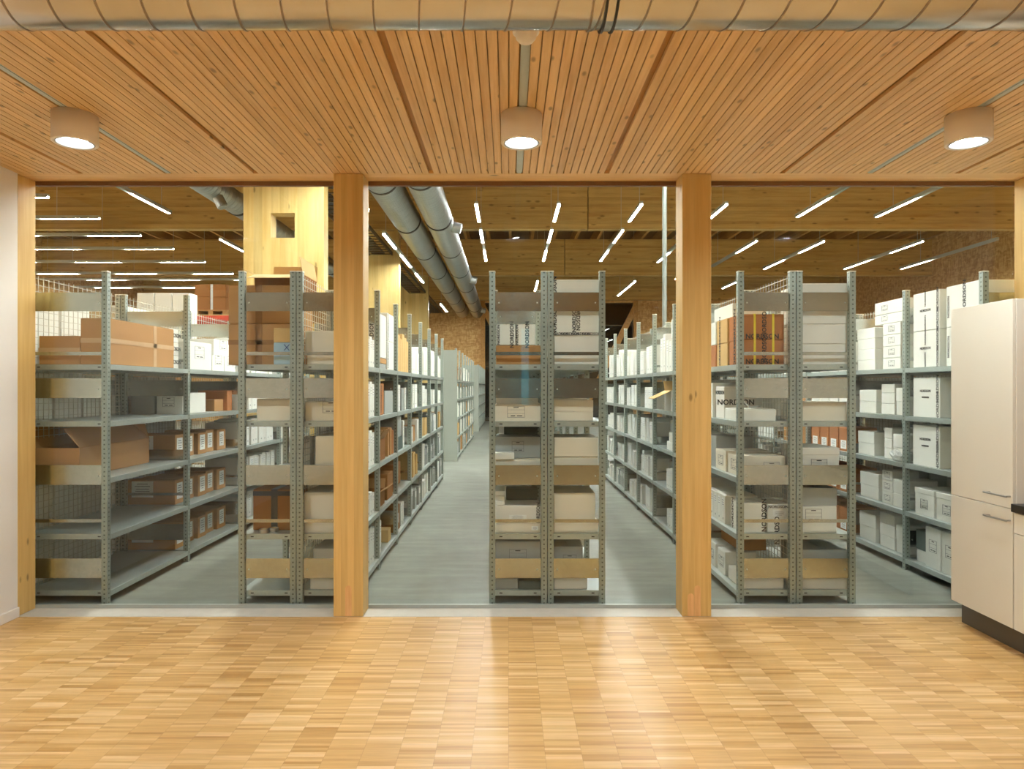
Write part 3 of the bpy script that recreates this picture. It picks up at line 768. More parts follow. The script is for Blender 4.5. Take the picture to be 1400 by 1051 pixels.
def sidebox(rk, bay, lev, y0, y1, depth, h, kind='carton', mat='white', desc=None, inset=.03, z0=None, **ex):
    r = RK[rk]
    if r['side'] > 0: x1 = r['x1']-inset; x0 = x1-depth
    else: x0 = r['x0']+inset; x1 = x0+depth
    return item(rk, bay, lev, x0, x1, y0, y1, LV[lev] if z0 is None else z0, h, kind, mat, desc, **ex)
V = math.pi/2

# --- leftmost rack (A), first bay
YF = 5.075
item('A', 0, 4, wx(53, YF), wx(109, YF), YF, 5.95, LV[4], wz(459, YF)-LV[4], 'carton', 'carton', 'low brown carton beside taller one', tape_h=('tape_l', .5))
item('A', 0, 4, wx(110, YF), -2.975, YF, 6.07, LV[4], .345, 'carton', 'carton', 'long tall brown carton', tape_h=('tape_l', .52), tape_x=('tape_l', .35))
for k in range(3): item('A', 0, 4, -3.5, -3.03, 6.10, 6.27, LV[4]+.12*k, .119, 'carton', 'white', f'{["lowest","middle","topmost"][k]} flat white carton behind brown cartons', nord_x=[(0, .5, .05, 0)])
item('A', 0, 2, -3.55, -3.2, 5.09, 6.08, LV[2], .215, 'open_carton', 'carton', 'large open brown carton, flaps raised', flaps=[('+x', math.radians(130), .19), ('-x', math.radians(70), .17), ('+y', math.radians(120), .15)])
# second bay
item('A', 1, 3, -3.55, -3.33, 6.42, 6.9, LV[3], .20, 'carton', 'grey', 'carton half, shade painted grey, behind crossbar panel')  # shaded left part of one wide carton, done as grey board
item('A', 1, 3, -3.31, -3.06, 6.42, 6.9, LV[3], .20, 'carton', 'white', 'white carton with printed form', form_y=[(-.1, .35, .11, .09)])
item('A', 1, 3, -3.40, -3.10, 7.2, 7.42, LV[3], .125, 'carton', 'carton', 'small brown carton with crumpled paper', label_y=(.1, .03, -.45, .5))
item('A', 1, 3, -3.38, -3.06, 7.43, 7.56, LV[3], .22, 'carton', 'carton_r', 'reddish brown carton at back')
for lev in (2, 1, 0):
    ys = [(6.33, 6.5), (6.57, 6.75), (6.80, 6.98), (7.02, 7.2), (7.24, 7.46)]
    for k, (a, b) in enumerate(ys):
        ex = dict(label_x=(.11, .15, .2))
        if k == 0: ex['label_y'] = (.2, .15, -.35, .3)
        item('A', 1, lev, -3.54, -3.09-.02*(k % 2), a, b, LV[lev], .225 - .008*(k % 3), 'carton', 'carton', 'brown carton, white label', **ex)
item('A', 1, 4, -3.45, -3.0, 6.36, 6.9, LV[4], .27, 'carton', 'white', 'white carton', form_x=[(0, .4, .2, .12)])
item('A', 1, 4, -3.45, -3.0, 6.92, 7.2, LV[4], .16, 'carton', 'white', 'white carton', form_x=[(0, .4, .16, .1)])
item('A', 1, 4, -3.45, -3.0, 7.22, 7.5, LV[4], .16, 'carton', 'white', 'white carton', form_x=[(0, .4, .16, .1)])
item('A', 1, 4, -3.42, -3.02, 7.0, 7.45, LV[4]+.16, .17, 'carton', 'white', 'white carton on two others', form_x=[(0, .4, .16, .1)])
for lev in range(5):
    y = YA[3]+.08
    for k in range(3): item('A', 3, lev, -3.4, -3.0, y, y+.34, LV[lev], random.choice((.3, .34, .36)), 'archive_box', 'white'); y += .37
for bay, lev in [(2, l_) for l_ in range(5)]:          # third bay: upright white files
    y = YA[bay]+.07
    while y < YA[bay]+1.15:
        wd = random.choice((.1, .12, .14)); hh = random.choice((.27, .29, .3)) if lev < 4 else random.choice((.3, .34, .4))
        if y+wd > YA[bay]+1.22: break
        item('A', bay, lev, -3.4, -3.0-random.random()*.03, y, y+wd, LV[lev], hh, 'box_file', random.choice(('white', 'white', 'white2')))
        y += wd+.006
# rack behind the mesh
for k in range(3): item('A0', 2, 4, -4.19+.2*k, -4.0+.2*k, 7.7, 7.9, 2.12, .55, 'carton', 'white', f'{["left","middle","right"][k]} of three tall white cartons')
item('A0', 2, 4, -4.19, -3.62, 7.66, 8.6, LV[4], .34, 'carton', 'white', 'wide white carton under three')
for (y0, y1, h, m_) in ((5.1, 5.5, .45, 'white'), (5.53, 5.9, .5, 'white'), (5.93, 6.2, .42, 'white2')): item('A0', 0, 4, -4.1, -3.62, y0, y1, LV[4], h, 'carton', m_)
for (y0, y1, h, m_) in ((6.4, 6.9, .6, 'white'), (6.93, 7.4, .38, 'white2')): item('A0', 1, 4, -4.1, -3.62, y0, y1, LV[4], h, 'carton', m_)
for lev in (0, 1, 2, 3):
    for bay in (0, 1):
        y = YA[bay]+.06
        for k in range(3):
            item('A0', bay, lev, -4.1, -3.63, y, y+.34, LV[lev], random.choice((.33, .36, .37)), 'archive_box', random.choice(('white', 'white2', 'white'))); y += .37

# --- second rack (BL), first bay
Yb = 5.13
item('BL', 0, 4, -2.12, -1.61, Yb+.04, 5.62, LV[4], .312, 'carton', 'carton', 'lower of two stacked brown cartons', tape_y=('tape', -.1), tape_h=('tape', .55))
item('BL', 0, 4, -2.12, -1.61, Yb+.04, 5.62, LV[4]+.315, .29, 'carton', 'carton', 'upper of two stacked brown cartons', tape_y=('tape', -.1))
item('BL', 0, 4, -1.97, -1.60, 5.3, 5.7, LV[4]+.608, .10, 'open_carton', 'carton_d', 'open brown carton on carton stack', flaps=[('-y', math.radians(-18), .16), ('-x', math.radians(25), .15), ('+y', math.radians(75), .14), ('+x', math.radians(100), .14)], flapmat='tan')
front('BL', 4, 374, 399, 448, 5.075, .08, 'carton', 'tan', 'small tan carton on blue packages', z0=LV[4]+.165)
b = front('BL', 4, 374, 399, 483, 5.075, .08, 'carton', 'blue', 'lower pale blue wrapped package')
b = item('BL', 0, 4, wx(374, 5.075), wx(399, 5.075), 5.075, 5.155, LV[4]+.0845, .079, 'carton', 'blue', 'upper pale blue package, blue cross')
m = MB(); m.bar((.01, -.0415, .02), (.05, -.0415, .065), .0025, 6); m.bar((.05, -.0415, .02), (.01, -.0415, .065), .0025, 6); build('cross_mark', m, 'bluex', b)
front('BL', 3, 351, 399, 545, 5.09, .4, 'carton', 'beige', 'beige carton towards rack middle')
item('BL', 0, 2, -1.72, -1.6, 5.5, 5.9, LV[2], .25, 'carton', 'beige', 'narrow beige carton at back')
o = item('BL', 0, 1, wx(346, 5.2), wx(399, 5.2), 5.2, 5.62, LV[1], .31, 'carton', 'carton_d', 'brown carton bound with black tape', tape_y=('blacktape', .1), tape_h=('blacktape', .9))
for k, (p, yy) in enumerate(((361, 5.1), (374, 5.15))):
    root = empty('tape_roll', (wx(p, yy), yy, LV[1])); tag(root, f'{["left","right"][k]} of two silver tape rolls lying before the black-taped carton', 'tape roll', 'silver tape rolls')
    build('roll', MB().lathe([(.024, .001), (.036, .001), (.038, .004), (.038, .026), (.036, .029), (.024, .029), (.024, .001)], 28), 'steel', root)
    build('core', MB().lathe([(.0205, .002), (.0238, .002), (.0238, .028), (.0205, .028), (.0205, .002)], 24), 'tan', root)
for bay in (1, 2):
    for lev in (0, 1, 2, 3, 4):
        if bay == 1 and lev in (0, 2): continue
        y = Y7[bay]+.06
        for k in range(2): sidebox('BL', bay, lev, y, y+.38, .32, random.choice((.22, .27, .3)), 'archive_box', random.choice(('white', 'white2', 'beige'))); y += .42

# --- third rack (BR), first bay
front('BR', 4, 420, 484, 484, 5.08, .38, 'carton', 'white2', 'lower white carton behind crossbar')
front('BR', 4, 418, 484, 452, 5.09, .38, 'carton', 'white2', 'upper white carton', z0=wz(484, 5.08)+.001)
front('BR', 3, 417, 484, 549, 5.09, .4, 'carton', 'beige', 'beige carton with printed form', form_y=[(.05, .42, .12, .085)])
front('BR', 2, 431, 484, 596, 5.09, .36, 'carton', 'beige', 'tall beige carton')
front('BR', 1, 416, 484, 710, 5.09, .4, 'carton', 'white2', 'lower off white carton')
front('BR', 1, 416, 484, 673, 5.09, .4, 'carton', 'white2', 'upper off white carton', z0=wz(710, 5.09)+.001)
front('BR', 0, 424, 484, 790, 5.09, .4, 'carton', 'white2', 'flat off white carton')
front('BR', 0, 428, 484, 750, 5.15, .35, 'carton', 'white2', 'second off white carton on flat one', z0=wz(790, 5.09)+.001)
for lev, hh in ((4, .26), (3, .3), (2, .3), (1, .2), (0, .32)):
    y = 5.55
    for k in range(4):
        if y+.09 > 5.97: break
        sidebox('BR', 0, lev, y, y+.09, .32, hh-.02*(k % 2), 'box_file', 'white'); y += .097
# bays along the centre aisle
b1 = Y7[1]
sidebox('BR', 1, 4, b1+.06, b1+.46, .3, .05, 'carton', 'grey', 'flat grey carton'); sidebox('BR', 1, 4, b1+.06, b1+.5, .3, .05, 'carton', 'carton', 'flat brown carton', z0=LV[4]+.051)
sidebox('BR', 1, 4, b1+.55, b1+.92, .34, .28, 'carton', 'white', 'lower tall white carton', nord_x=[(-.75, .5, .05, V)]); sidebox('BR', 1, 4, b1+.55, b1+.92, .34, .27, 'carton', 'white', 'upper tall white carton', z0=LV[4]+.281, nord_x=[(-.75, .5, .05, V)])
sidebox('BR', 1, 4, b1+.1, b1+.48, .3, .4, 'carton', 'white2', 'white carton on flat brown one', z0=LV[4]+.102, nord_y=[(.6, .5, .05, V)])
sidebox('BR', 1, 3, b1+.1, b1+.36, .3, .29, 'carton', 'carton_r', 'upright reddish carton with lettering', nord_x=[(0, .5, .05, V)], nord_y=[(.5, .5, .045, V)])
sidebox('BR', 1, 3, b1+.4, b1+.85, .3, .22, 'carton', 'grey', 'grey carton')
sidebox('BR', 1, 2, b1+.07, b1+.42, .3, .2, 'open_carton', 'carton_d', 'dark open carton, flap raised', flaps=[('+x', math.radians(60), .1), ('-x', math.radians(100), .14), ('-y', math.radians(140), .1), ('+y', math.radians(40), .1)], flapmat='carton')
sidebox('BR', 1, 2, b1+.56, b1+.66, .3, .28, 'carton', 'carton', 'first narrow brown carton', rot=.08); sidebox('BR', 1, 2, b1+.7, b1+.8, .3, .27, 'carton', 'carton', 'second narrow brown carton', rot=.03); sidebox('BR', 1, 2, b1+.83, b1+.91, .3, .24, 'carton', 'carton_r', 'narrow reddish carton')
sidebox('BR', 1, 1, b1+.08, b1+.4, .3, .14, 'open_carton', 'carton_d', 'low open brown carton', flaps=[('+x', math.radians(30), .09), ('-x', math.radians(80), .1), ('+y', math.radians(60), .1)], flapmat='carton')
sidebox('BR', 1, 1, b1+.55, b1+.85, .26, .25, 'carton', 'carton_d', 'dark brown carton')
sidebox('BR', 1, 0, b1+.06, b1+.14, .3, .3, 'box_file', 'white'); sidebox('BR', 1, 0, b1+.15, b1+.23, .3, .29, 'box_file', 'white'); sidebox('BR', 1, 0, b1+.3, b1+.55, .2, .2, 'carton', 'grey', 'grey carton at back', inset=.12); sidebox('BR', 1, 0, b1+.6, b1+.75, .2, .12, 'carton', 'tan', 'small tan carton')
b2 = Y7[2]
for k in range(6): sidebox('BR', 2, 4, b2+.05+.15*k, b2+.05+.15*k+.14, .3, .42-.03*(k % 3), 'carton', 'tan', 'tall tan carton')
for k in range(3): sidebox('BR', 2, 3, b2+.05+.1*k, b2+.145+.1*k, .3, .28, 'box_file', 'white')
sidebox('BR', 2, 3, b2+.45, b2+.6, .3, .24, 'carton', 'grey', 'grey carton'); sidebox('BR', 2, 3, b2+.68, b2+.76, .3, .25, 'box_file', 'white')
sidebox('BR', 2, 2, b2+.1, b2+.5, .25, .14, 'carton', 'dgrey', 'low dark grey carton'); sidebox('BR', 2, 2, b2+.12, b2+.4, .22, .22, 'carton', 'grey', 'grey carton on dark one', z0=LV[2]+.141); sidebox('BR', 2, 2, b2+.55, b2+.63, .3, .3, 'box_file', 'white')
sidebox('BR', 2, 1, b2+.08, b2+.2, .3, .28, 'carton', 'carton_r', 'reddish brown carton'); sidebox('BR', 2, 1, b2+.3, b2+.8, .22, .25, 'carton', 'carton_d', 'dark brown carton', inset=.1)
sidebox('BR', 2, 0, b2+.06, b2+.32, .3, .26, 'carton', 'carton_d', 'brown carton', label_x=(.08, .1, .3)); sidebox('BR', 2, 0, b2+.4, b2+.5, .3, .25, 'box_file', 'white'); sidebox('BR', 2, 0, b2+.52, b2+.6, .3, .24, 'box_file', 'white')

def row(rk, bay, lev, pal, lo=.2, hi=.31, wlo=.08, whi=.13, y0=None, y1=None, depth=.3, fill=1.0):
    ys = RK[rk]['ys']; y = (ys[bay]+.045) if y0 is None else y0; end = (ys[bay+1]-.04) if y1 is None else y1
    hh = random.uniform(lo, hi); wd = random.uniform(wlo, whi); mt = random.choice(pal); run = random.randint(2, 5)
    while True:
        if run <= 0:
            hh = random.uniform(lo, hi); wd = random.uniform(wlo, whi); mt = random.choice(pal); run = random.randint(1, 4)
            y += random.choice((0.004, .01, .03))
            if random.random() > fill: y += random.uniform(.1, .25)
        if y+wd > end: break
        kind = 'archive_box' if rk == 'B2' else 'box_file' if wd < .165 and mt in ('white', 'white2', 'grey', 'beige') else 'carton'
        sidebox(rk, bay, lev, y, y+wd, depth, hh, kind, mt, inset=random.uniform(.015, .05)); y += wd+.004; run -= 1
WH = ['white', 'white', 'white', 'white2']
for bay in range(3, 7):
    row('BR', bay, 4, WH, .26, .42, .1, .16); row('BR', bay, 3, WH+['grey'], .2, .3, .1, .16, fill=.8)
    row('BR', bay, 2, ['white', 'grey', 'carton', 'tan', 'white2'], .18, .3, .1, .18, fill=.7); row('BR', bay, 1, ['white', 'carton', 'tan', 'grey', 'white2'], .2, .31, .1, .18, fill=.8)
    row('BR', bay, 0, ['white', 'white2', 'grey'], .22, .31, .1, .16, fill=.8)

# --- fourth rack (CL), first bay
front('CL', 4, 678, 739, 472, 5.09, .4, 'carton', 'carton', 'low orange brown carton')
zt = wz(472, 5.09)+.001
front('CL', 4, 679, 705, 443, 5.09, .3, 'carton', 'white', 'left white carton on brown one', z0=zt, nord_y=[(.62, .5, .04, V), (-.8, .5, .03, V)])
front('CL', 4, 706, 732, 443, 5.09, .3, 'carton', 'white', 'right white carton on brown one', z0=zt, nord_y=[(.15, .5, .04, V), (-.93, .5, .03, V)])
front('CL', 3, 677, 739, 553, 5.09, .4, 'open_carton', 'beige', 'beige open carton with printed form', form_y=[(-.08, .22, .13, .085)], flaps=[('+y', math.radians(60), .1), ('+x', math.radians(150), .12)])
front('CL', 2, 677, 739, 628, 5.09, .4, 'carton', 'beige', 'lowest beige carton of stack', form_y=[(0, .1, .1, .05)])
z1 = wz(628, 5.09)+.001
front('CL', 2, 676.5, 703, 619, 5.075, .1, 'carton', 'white', 'small flat white carton', z0=z1)
front('CL', 2, 677, 739, 597, 5.18, .32, 'carton', 'grey', 'grey carton with lettering', z0=z1, form_y=[(.0, .3, .09, .08)])
front('CL', 2, 689, 735, 583, 5.45, .2, 'carton', 'dgrey', 'dark carton behind', z0=z1)
front('CL', 1, 677, 739, 715, 5.09, .4, 'carton', 'beige', 'lower pinkish carton with small label', label_y=(.05, .03, .75, .3))
z2 = wz(715, 5.09)+.001
front('CL', 1, 677, 739, 691, 5.10, .4, 'carton', 'white2', 'upper pale carton with label', z0=z2, label_y=(.13, .04, 0, .15), nord_y=[(.9, .5, .035, V)])
z3 = wz(691, 5.1)+.002
for k in range(3): item('CL', 0, 1, wx(677, 5.1), wx(690, 5.1), 5.11, 5.4, z3+.036*k, .034, 'carton', 'white', f'{["lowest","middle","topmost"][k]} small white packet on stack')
front('CL', 1, 692, 735, 668, 5.35, .15, 'carton', 'dgrey', 'dark carton at back', z0=z3)
front('CL', 0, 677, 708, 790, 5.09, .38, 'carton', 'grey', 'low grey carton'); front('CL', 0, 709, 739, 794, 5.09, .38, 'carton', 'dgrey', 'low dark carton')
front('CL', 0, 677, 739, 740, 5.10, .4, 'carton', 'grey', 'wide grey carton with printed form', z0=wz(790, 5.09)+.002, form_y=[(.0, .45, .13, .09)])
# --- fifth rack (CR)
front('CR', 4, 757, 819, 484, 5.09, .4, 'carton', 'white2', 'lowest white carton of three')
za = wz(484, 5.09)+.001
front('CR', 4, 757, 819, 459, 5.085, .4, 'carton', 'white2', 'middle white carton of three', z0=za)
zb_ = wz(459, 5.085)+.001
front('CR', 4, 756, 819.5, 382, 5.08, .4, 'carton', 'white', 'tall topmost white carton, black lettering', z0=zb_, nord_y=[(-.93, .28, .046, V), (-.93, .78, .046, V), (-.08, .3, .04, V), (.08, .33, .04, -V), (-.72, .03, .028, 0), (-.26, .03, .028, 0), (.2, .03, .028, 0), (.66, .03, .028, 0)])
front('CR', 3, 757, 811, 562, 5.09, .4, 'carton', 'beige', 'lower beige carton'); front('CR', 3, 757, 811, 547, 5.095, .4, 'open_carton', 'beige', 'upper open beige carton', z0=wz(562, 5.09)+.001, flaps=[('+y', math.radians(50), .1)])
front('CR', 2, 757, 818, 624.5, 5.09, .4, 'carton', 'beige', 'lower beige carton'); front('CR', 2, 757, 818, 598, 5.085, .4, 'carton', 'beige', 'upper beige carton', z0=wz(624.5, 5.09)+.001)
front('CR', 1, 757, 818, 712, 5.09, .4, 'carton', 'beige', 'lower beige carton'); front('CR', 1, 757, 814, 674, 5.085, .4, 'carton', 'beige', 'upper tall beige carton', z0=wz(712, 5.09)+.001)
front('CR', 0, 757, 803, 790, 5.09, .4, 'carton', 'white2', 'low white carton'); front('CR', 0, 757, 797, 747, 5.12, .34, 'carton', 'grey', 'grey carton with printed form', z0=wz(790, 5.09)+.001, form_y=[(.1, .42, .1, .07)])
for rk in ('CL', 'CR', 'DR'):
    for bay in range(1, 7):
        for lev in range(5):
            if bay == 1 and lev in (0, 2) and rk != 'CL': continue
            if bay > (4 if rk == 'CL' else 1): continue
            y = Y7[bay]+.06
            for k in range(2):
                if random.random() < .85: sidebox(rk, bay, lev, y, y+.4, .32, random.choice((.2, .25, .3)), 'archive_box', random.choice(('white', 'white', 'white2', 'beige')))
                y += .44

# --- sixth rack (DL)
for k, (z0, h) in enumerate(((LV[4], .185), (LV[4]+.187, .19))):
    item('DL', 0, 4, 1.735, 2.06, 5.10, 5.36, z0, h, 'carton', 'carton_r', f'{["lower","upper"][k]} brown carton with yellow straps', straps=[-.35, .5], nord_y=[(0, .12, .05, 0), (.1, .7, .045, V)], nord_x=[(0, .5, .06, V)])
    item('DL', 0, 4, 1.73, 2.06, 5.39, 5.66, z0, h, 'carton', 'tan', f'{["lower","upper"][k]} tan carton behind strapped ones', nord_x=[(.4, .5, .05, V)])
    item('DL', 0, 4, 1.73, 2.06, 5.69, 5.96, z0, h, 'carton', 'carton_r' if k == 0 else 'white', f'{["reddish","white"][k]} carton {["below a white one","on a reddish one"][k]}')
item('DL', 0, 4, 1.78, 2.05, 5.42, 5.9, LV[4]+.379, .12, 'carton', 'white', 'topmost white carton behind yellow straps')
item('DL', 0, 3, 1.73, 2.0, 5.1, 5.45, LV[3], .09, 'carton', 'white', 'low white carton with cord', )
root = empty('white_cord', (1.86, 5.25, LV[3]+.0905)); tag(root, 'loop of white cord on the low white carton, sixth rack', 'cord')
m = MB(); pts = [(-.1, .0, .006), (-.07, .0, .09), (-.04, .02, .05), (.0, .01, .012), (.05, -.03, .012), (.08, .0, .016), (.05, .04, .012), (0, .03, .01)]
for p, q in zip(pts, pts[1:]): m.bar(p, q, .006, 8)
build('cord', m, 'film', root)
item('DL', 0, 3, 1.74, 2.05, 5.5, 5.72, LV[3], .26, 'carton', 'white2', 'white carton with lettering', nord_y=[(-.4, .5, .06, 0)], nord_x=[(0, .8, .045, 0)])
item('DL', 0, 3, 1.72, 2.05, 5.75, 5.96, LV[3], .29, 'carton', 'white', 'tall white carton', nord_x=[(.7, .5, .05, V)])
item('DL', 0, 2, 1.73, 2.07, 5.1, 5.38, LV[2], .155, 'carton', 'beige', 'nearer low beige carton', form_y=[(.4, .25, .12, .07)], form_x=[(0, .25, .12, .08)])
item('DL', 0, 2, 1.72, 2.07, 5.4, 5.66, LV[2], .165, 'carton', 'beige', 'further low beige carton', form_x=[(0, .25, .12, .08)])
item('DL', 0, 2, 1.74, 2.05, 5.72, 5.96, LV[2], .26, 'carton', 'grey', 'tall grey carton at back', nord_y=[(0, .3, .05, 0)])
item('DL', 0, 1, 1.74, wx(1046, 5.1), 5.1, 5.34, LV[1], .222, 'carton', 'white', 'white carton, lettering at its edge', nord_y=[(.93, .6, .05, V)], nord_x=[(.6, .5, .05, V)])
item('DL', 0, 1, wx(1049, 5.13), wx(1079, 5.13), 5.13, 5.4, LV[1], .21, 'carton', 'white', 'smaller white carton, label and lettering', nord_y=[(-.1, .15, .05, V), (.0, .9, .03, 0)], label_y=(.1, .05, .1, .55))
for k in range(5): item('DL', 0, 1, 1.72, 1.98, 5.42+.1*k, 5.515+.1*k, LV[1], .225, 'box_file', 'white', None)
item('DL', 0, 0, 1.74, 2.06, 5.10, 5.4, LV[0], .1, 'carton', 'white2', 'low white carton')
item('DL', 0, 0, 1.73, 1.98, 5.45, 5.64, LV[0], .19, 'carton', 'white', 'white carton', form_x=[(0, .3, .12, .08)]); item('DL', 0, 0, 1.73, 1.98, 5.7, 5.93, LV[0], .2, 'carton', 'white', 'white carton', form_x=[(0, .3, .12, .08)])
item('DL', 0, 0, 1.84, 2.06, 5.45, 5.9, LV[0]+.202, .09, 'carton', 'carton_d', 'dark brown carton on white ones')
for bay in range(1, 7):
    for lev in range(5):
        if bay == 2 and lev in (0, 1, 2, 3, 4): continue
        lo, hi = (.26, .42) if lev == 4 else (.2, .3)
        row('DL', bay, lev, WH if lev else WH+['grey'], lo, hi, .09 if bay > 1 else .16, .15 if bay > 1 else .25, fill=.75 if lev in (0, 2, 3) else .95)
d2 = Y7[2]
for k in range(3): sidebox('DL', 2, 4, d2+.05+.13*k, d2+.17+.13*k, .3, .3+.02*k, 'box_file', 'white')
sidebox('DL', 2, 4, d2+.46, d2+.58, .3, .42, 'box_file', 'white2'); sidebox('DL', 2, 4, d2+.6, d2+.72, .3, .38, 'box_file', 'white'); sidebox('DL', 2, 4, d2+.05, d2+.2, .3, .2, 'carton', 'white', 'white carton on box files', z0=LV[4]+.345)
sidebox('DL', 2, 3, d2+.05, d2+.12, .3, .27, 'box_file', 'white'); sidebox('DL', 2, 3, d2+.2, d2+.5, .3, .22, 'open_carton', 'white2', 'grey white carton, cream flaps hanging open', flaps=[('-x', math.radians(-25), .2), ('+y', math.radians(60), .12), ('+x', math.radians(100), .14)], flapmat='tan')
sidebox('DL', 2, 2, d2+.05, d2+.4, .3, .09, 'carton', 'white', 'low white carton'); sidebox('DL', 2, 2, d2+.1, d2+.3, .26, .1, 'carton', 'white', 'small white carton on low one', z0=LV[2]+.091); sidebox('DL', 2, 2, d2+.5, d2+.75, .2, .3, 'carton', 'grey', 'grey carton at back', inset=.15)
for k in range(5): sidebox('DL', 2, 1, d2+.05+.075*k, d2+.12+.075*k, .3, .25-.01*k, 'box_file', 'white')
sidebox('DL', 2, 1, d2+.5, d2+.8, .2, .26, 'carton', 'grey', 'grey carton at back', inset=.15)
for k in range(4): sidebox('DL', 2, 0, d2+.05+.09*k, d2+.13+.09*k, .3, .2, 'box_file', 'white')
sidebox('DL', 2, 0, d2+.55, d2+.8, .15, .15, 'carton', 'grey', 'grey carton at back', inset=.2)

# --- seventh rack (DR)
zz = LV[4]
for k, pt in enumerate((484, 470, 443, 387)):
    Yd = 5.09; h = wz(pt, Yd)-zz; front('DR', 4, 1097, 1159, pt, Yd-.003*k, .4, 'carton', 'white2', f'{["lowest","second","third","topmost"][k]} white carton of stack of four', z0=zz); zz = wz(pt, Yd-.003*k)+.001
front('DR', 3, 1097, 1158, 549, 5.09, .4, 'carton', 'beige', 'beige carton')
front('DR', 2, 1097, 1148, 612, 5.09, .4, 'archive_box', 'white2', 'white lidded box with printed form', lid=.25, form_y=[(-.1, .2, .12, .09)])
front('DR', 1, 1097, 1144, 692, 5.09, .38, 'carton', 'white', 'white carton with printed form', form_y=[(-.35, .45, .12, .09)]); front('DR', 1, 1097, 1144, 667, 5.10, .38, 'open_carton', 'grey', 'open grey carton on white one', z0=wz(692, 5.09)+.001, flaps=[('+x', math.radians(-20), .1)], flapmat='carton')
front('DR', 0, 1097, 1159, 790, 5.09, .4, 'carton', 'white2', 'low white carton'); front('DR', 0, 1097, 1159, 751, 5.11, .4, 'carton', 'grey', 'grey carton', z0=wz(790, 5.09)+.001)

# --- rightmost rack (E)
for k, (z0, h) in enumerate(((LV[4], .31), (LV[4]+.312, .325))):
    item('E', 0, 4, 3.53, 3.98, 5.585, 5.95, z0, h, 'carton', 'white', f'{["lower","upper"][k]} big white carton of further stack', nord_x=[(-.86, .25, .04, V), (-.86, .75, .04, V), (0.05, .82, .026, V), (.05, .2, .026, V), (.05, .52, .03, 0)])
    item('E', 0, 4, 3.53, 3.98, 5.10, 5.50, z0, h, 'carton', 'white', f'{["lower","upper"][k]} big white carton of nearer stack', nord_x=[(.86, .5, .035, V), (-.1, .7, .05, V)])
item('E', 0, 3, 3.53, 3.95, 5.585, 5.95, LV[3], .335, 'carton', 'white', 'big white carton, lettered edge', nord_x=[(-.86, .3, .046, V), (-.86, .72, .046, V), (.05, .66, .03, 0), (.05, .5, .02, 0)])
root = empty('hose_coil', (3.62, 5.32, LV[3])); tag(root, 'dark coil standing on the fourth shelf of the rightmost rack', 'coil')
m = MB(); 
for rr in (.09, .105, .12):
    for q in range(28):
        a, b = 2*math.pi*q/28, 2*math.pi*(q+1)/28
        m.bar((0, rr*math.cos(a), .134+rr*math.sin(a)), (0, rr*math.cos(b), .134+rr*math.sin(b)), .012, 6)
build('coil', m, 'blackrub', root)
item('E', 0, 2, 3.53, 3.95, 5.585, 5.955, LV[2], .345, 'carton', 'white', 'big white carton, lettered edge', nord_x=[(-.86, .3, .046, V), (-.86, .72, .046, V), (.05, .66, .03, 0), (.05, .5, .02, 0)])
for k, (a, b) in enumerate(((5.66, 5.93), (5.36, 5.635))): item('E', 0, 1, 3.53, 3.8, a, b, LV[1], .225, 'archive_box', 'white', f'{["further","nearer"][k]} white lidded box', lid=.2, form_x=[(0, .25, .1, .08)])
item('E', 0, 1, 3.82, 4.06, 5.5, 5.95, LV[1], .3, 'carton', 'grey', 'grey carton behind white boxes')
item('E', 0, 0, 3.56, 3.75, 5.80, 5.95, LV[0], .1, 'carton', 'white', 'small white carton under dark one'); item('E', 0, 0, 3.56, 3.8, 5.80, 5.96, LV[0]+.102, .17, 'carton', 'dgrey', 'dark grey green carton')
for k, (a, b) in enumerate(((5.575, 5.775), (5.36, 5.56))): item('E', 0, 0, 3.53, 3.86, a, b, LV[0], .335, 'carton', 'white', f'{["further","nearer"][k]} tall white carton', form_x=[(0, .4, .1, .1)])
# second bay of the rightmost rack: stacks measured from the photograph (near to far)
e0 = Y7[1]
def stack(lev, pa, pb, X, depth, hs, kind='carton', mat='white', **ex):
    y0 = X*F/(pb-CX); y1 = X*F/(pa-CX); z = LV[lev]
    for h in hs: item('E', 1, lev, X, X+depth, y0, y1, z, h-.001, kind, mat, None, **ex); z += h
    return z
fx = dict(form_x=[(0, .25, .1, .055)])
z = stack(4, 1207, 1231, 3.56, .3, [.107, .108, .107, .107], **fx); y0 = 3.56*F/(1236-CX); y1 = 3.56*F/(1196-CX)
item('E', 1, 4, 3.56, 3.86, y0, y1, z, .09, 'carton', 'white', 'lower wide white carton', form_x=[(.3, .3, .1, .05)]); item('E', 1, 4, 3.56, 3.86, y0, y1, z+.092, .12, 'carton', 'white', 'upper wide white carton', form_x=[(.3, .3, .1, .05)])
stack(4, 1172, 1196, 3.58, .28, [.21, .21], 'archive_box')
stack(3, 1205, 1223, 3.57, .28, [.1, .1, .085]); stack(3, 1175, 1198, 3.57, .28, [.115, .115]); stack(3, 1225, 1236.5, 3.57, .3, [.25], 'archive_box')
stack(2, 1173, 1195, 3.57, .3, [.23], 'archive_box'); stack(2, 1221, 1236.5, 3.54, .3, [.12, .125]); stack(2, 1209, 1219.5, 3.57, .3, [.1, .09, .1])
stack(1, 1176, 1201, 3.55, .3, [.25], 'archive_box'); stack(1, 1206, 1220, 3.55, .25, [.11, .11, .09], **fx); stack(1, 1221, 1236.5, 3.54, .3, [.125, .125])
stack(0, 1175, 1197, 3.55, .3, [.27], 'archive_box'); stack(0, 1203, 1223, 3.56, .3, [.11, .11, .1]); stack(0, 1225, 1236.5, 3.56, .3, [.25], 'archive_box')
for lev in (0, 1, 2, 3): item('E', 1, lev, 3.9, 4.07, e0+.3, e0+.9, LV[lev], .3, 'carton', 'grey', 'grey carton behind white boxes')
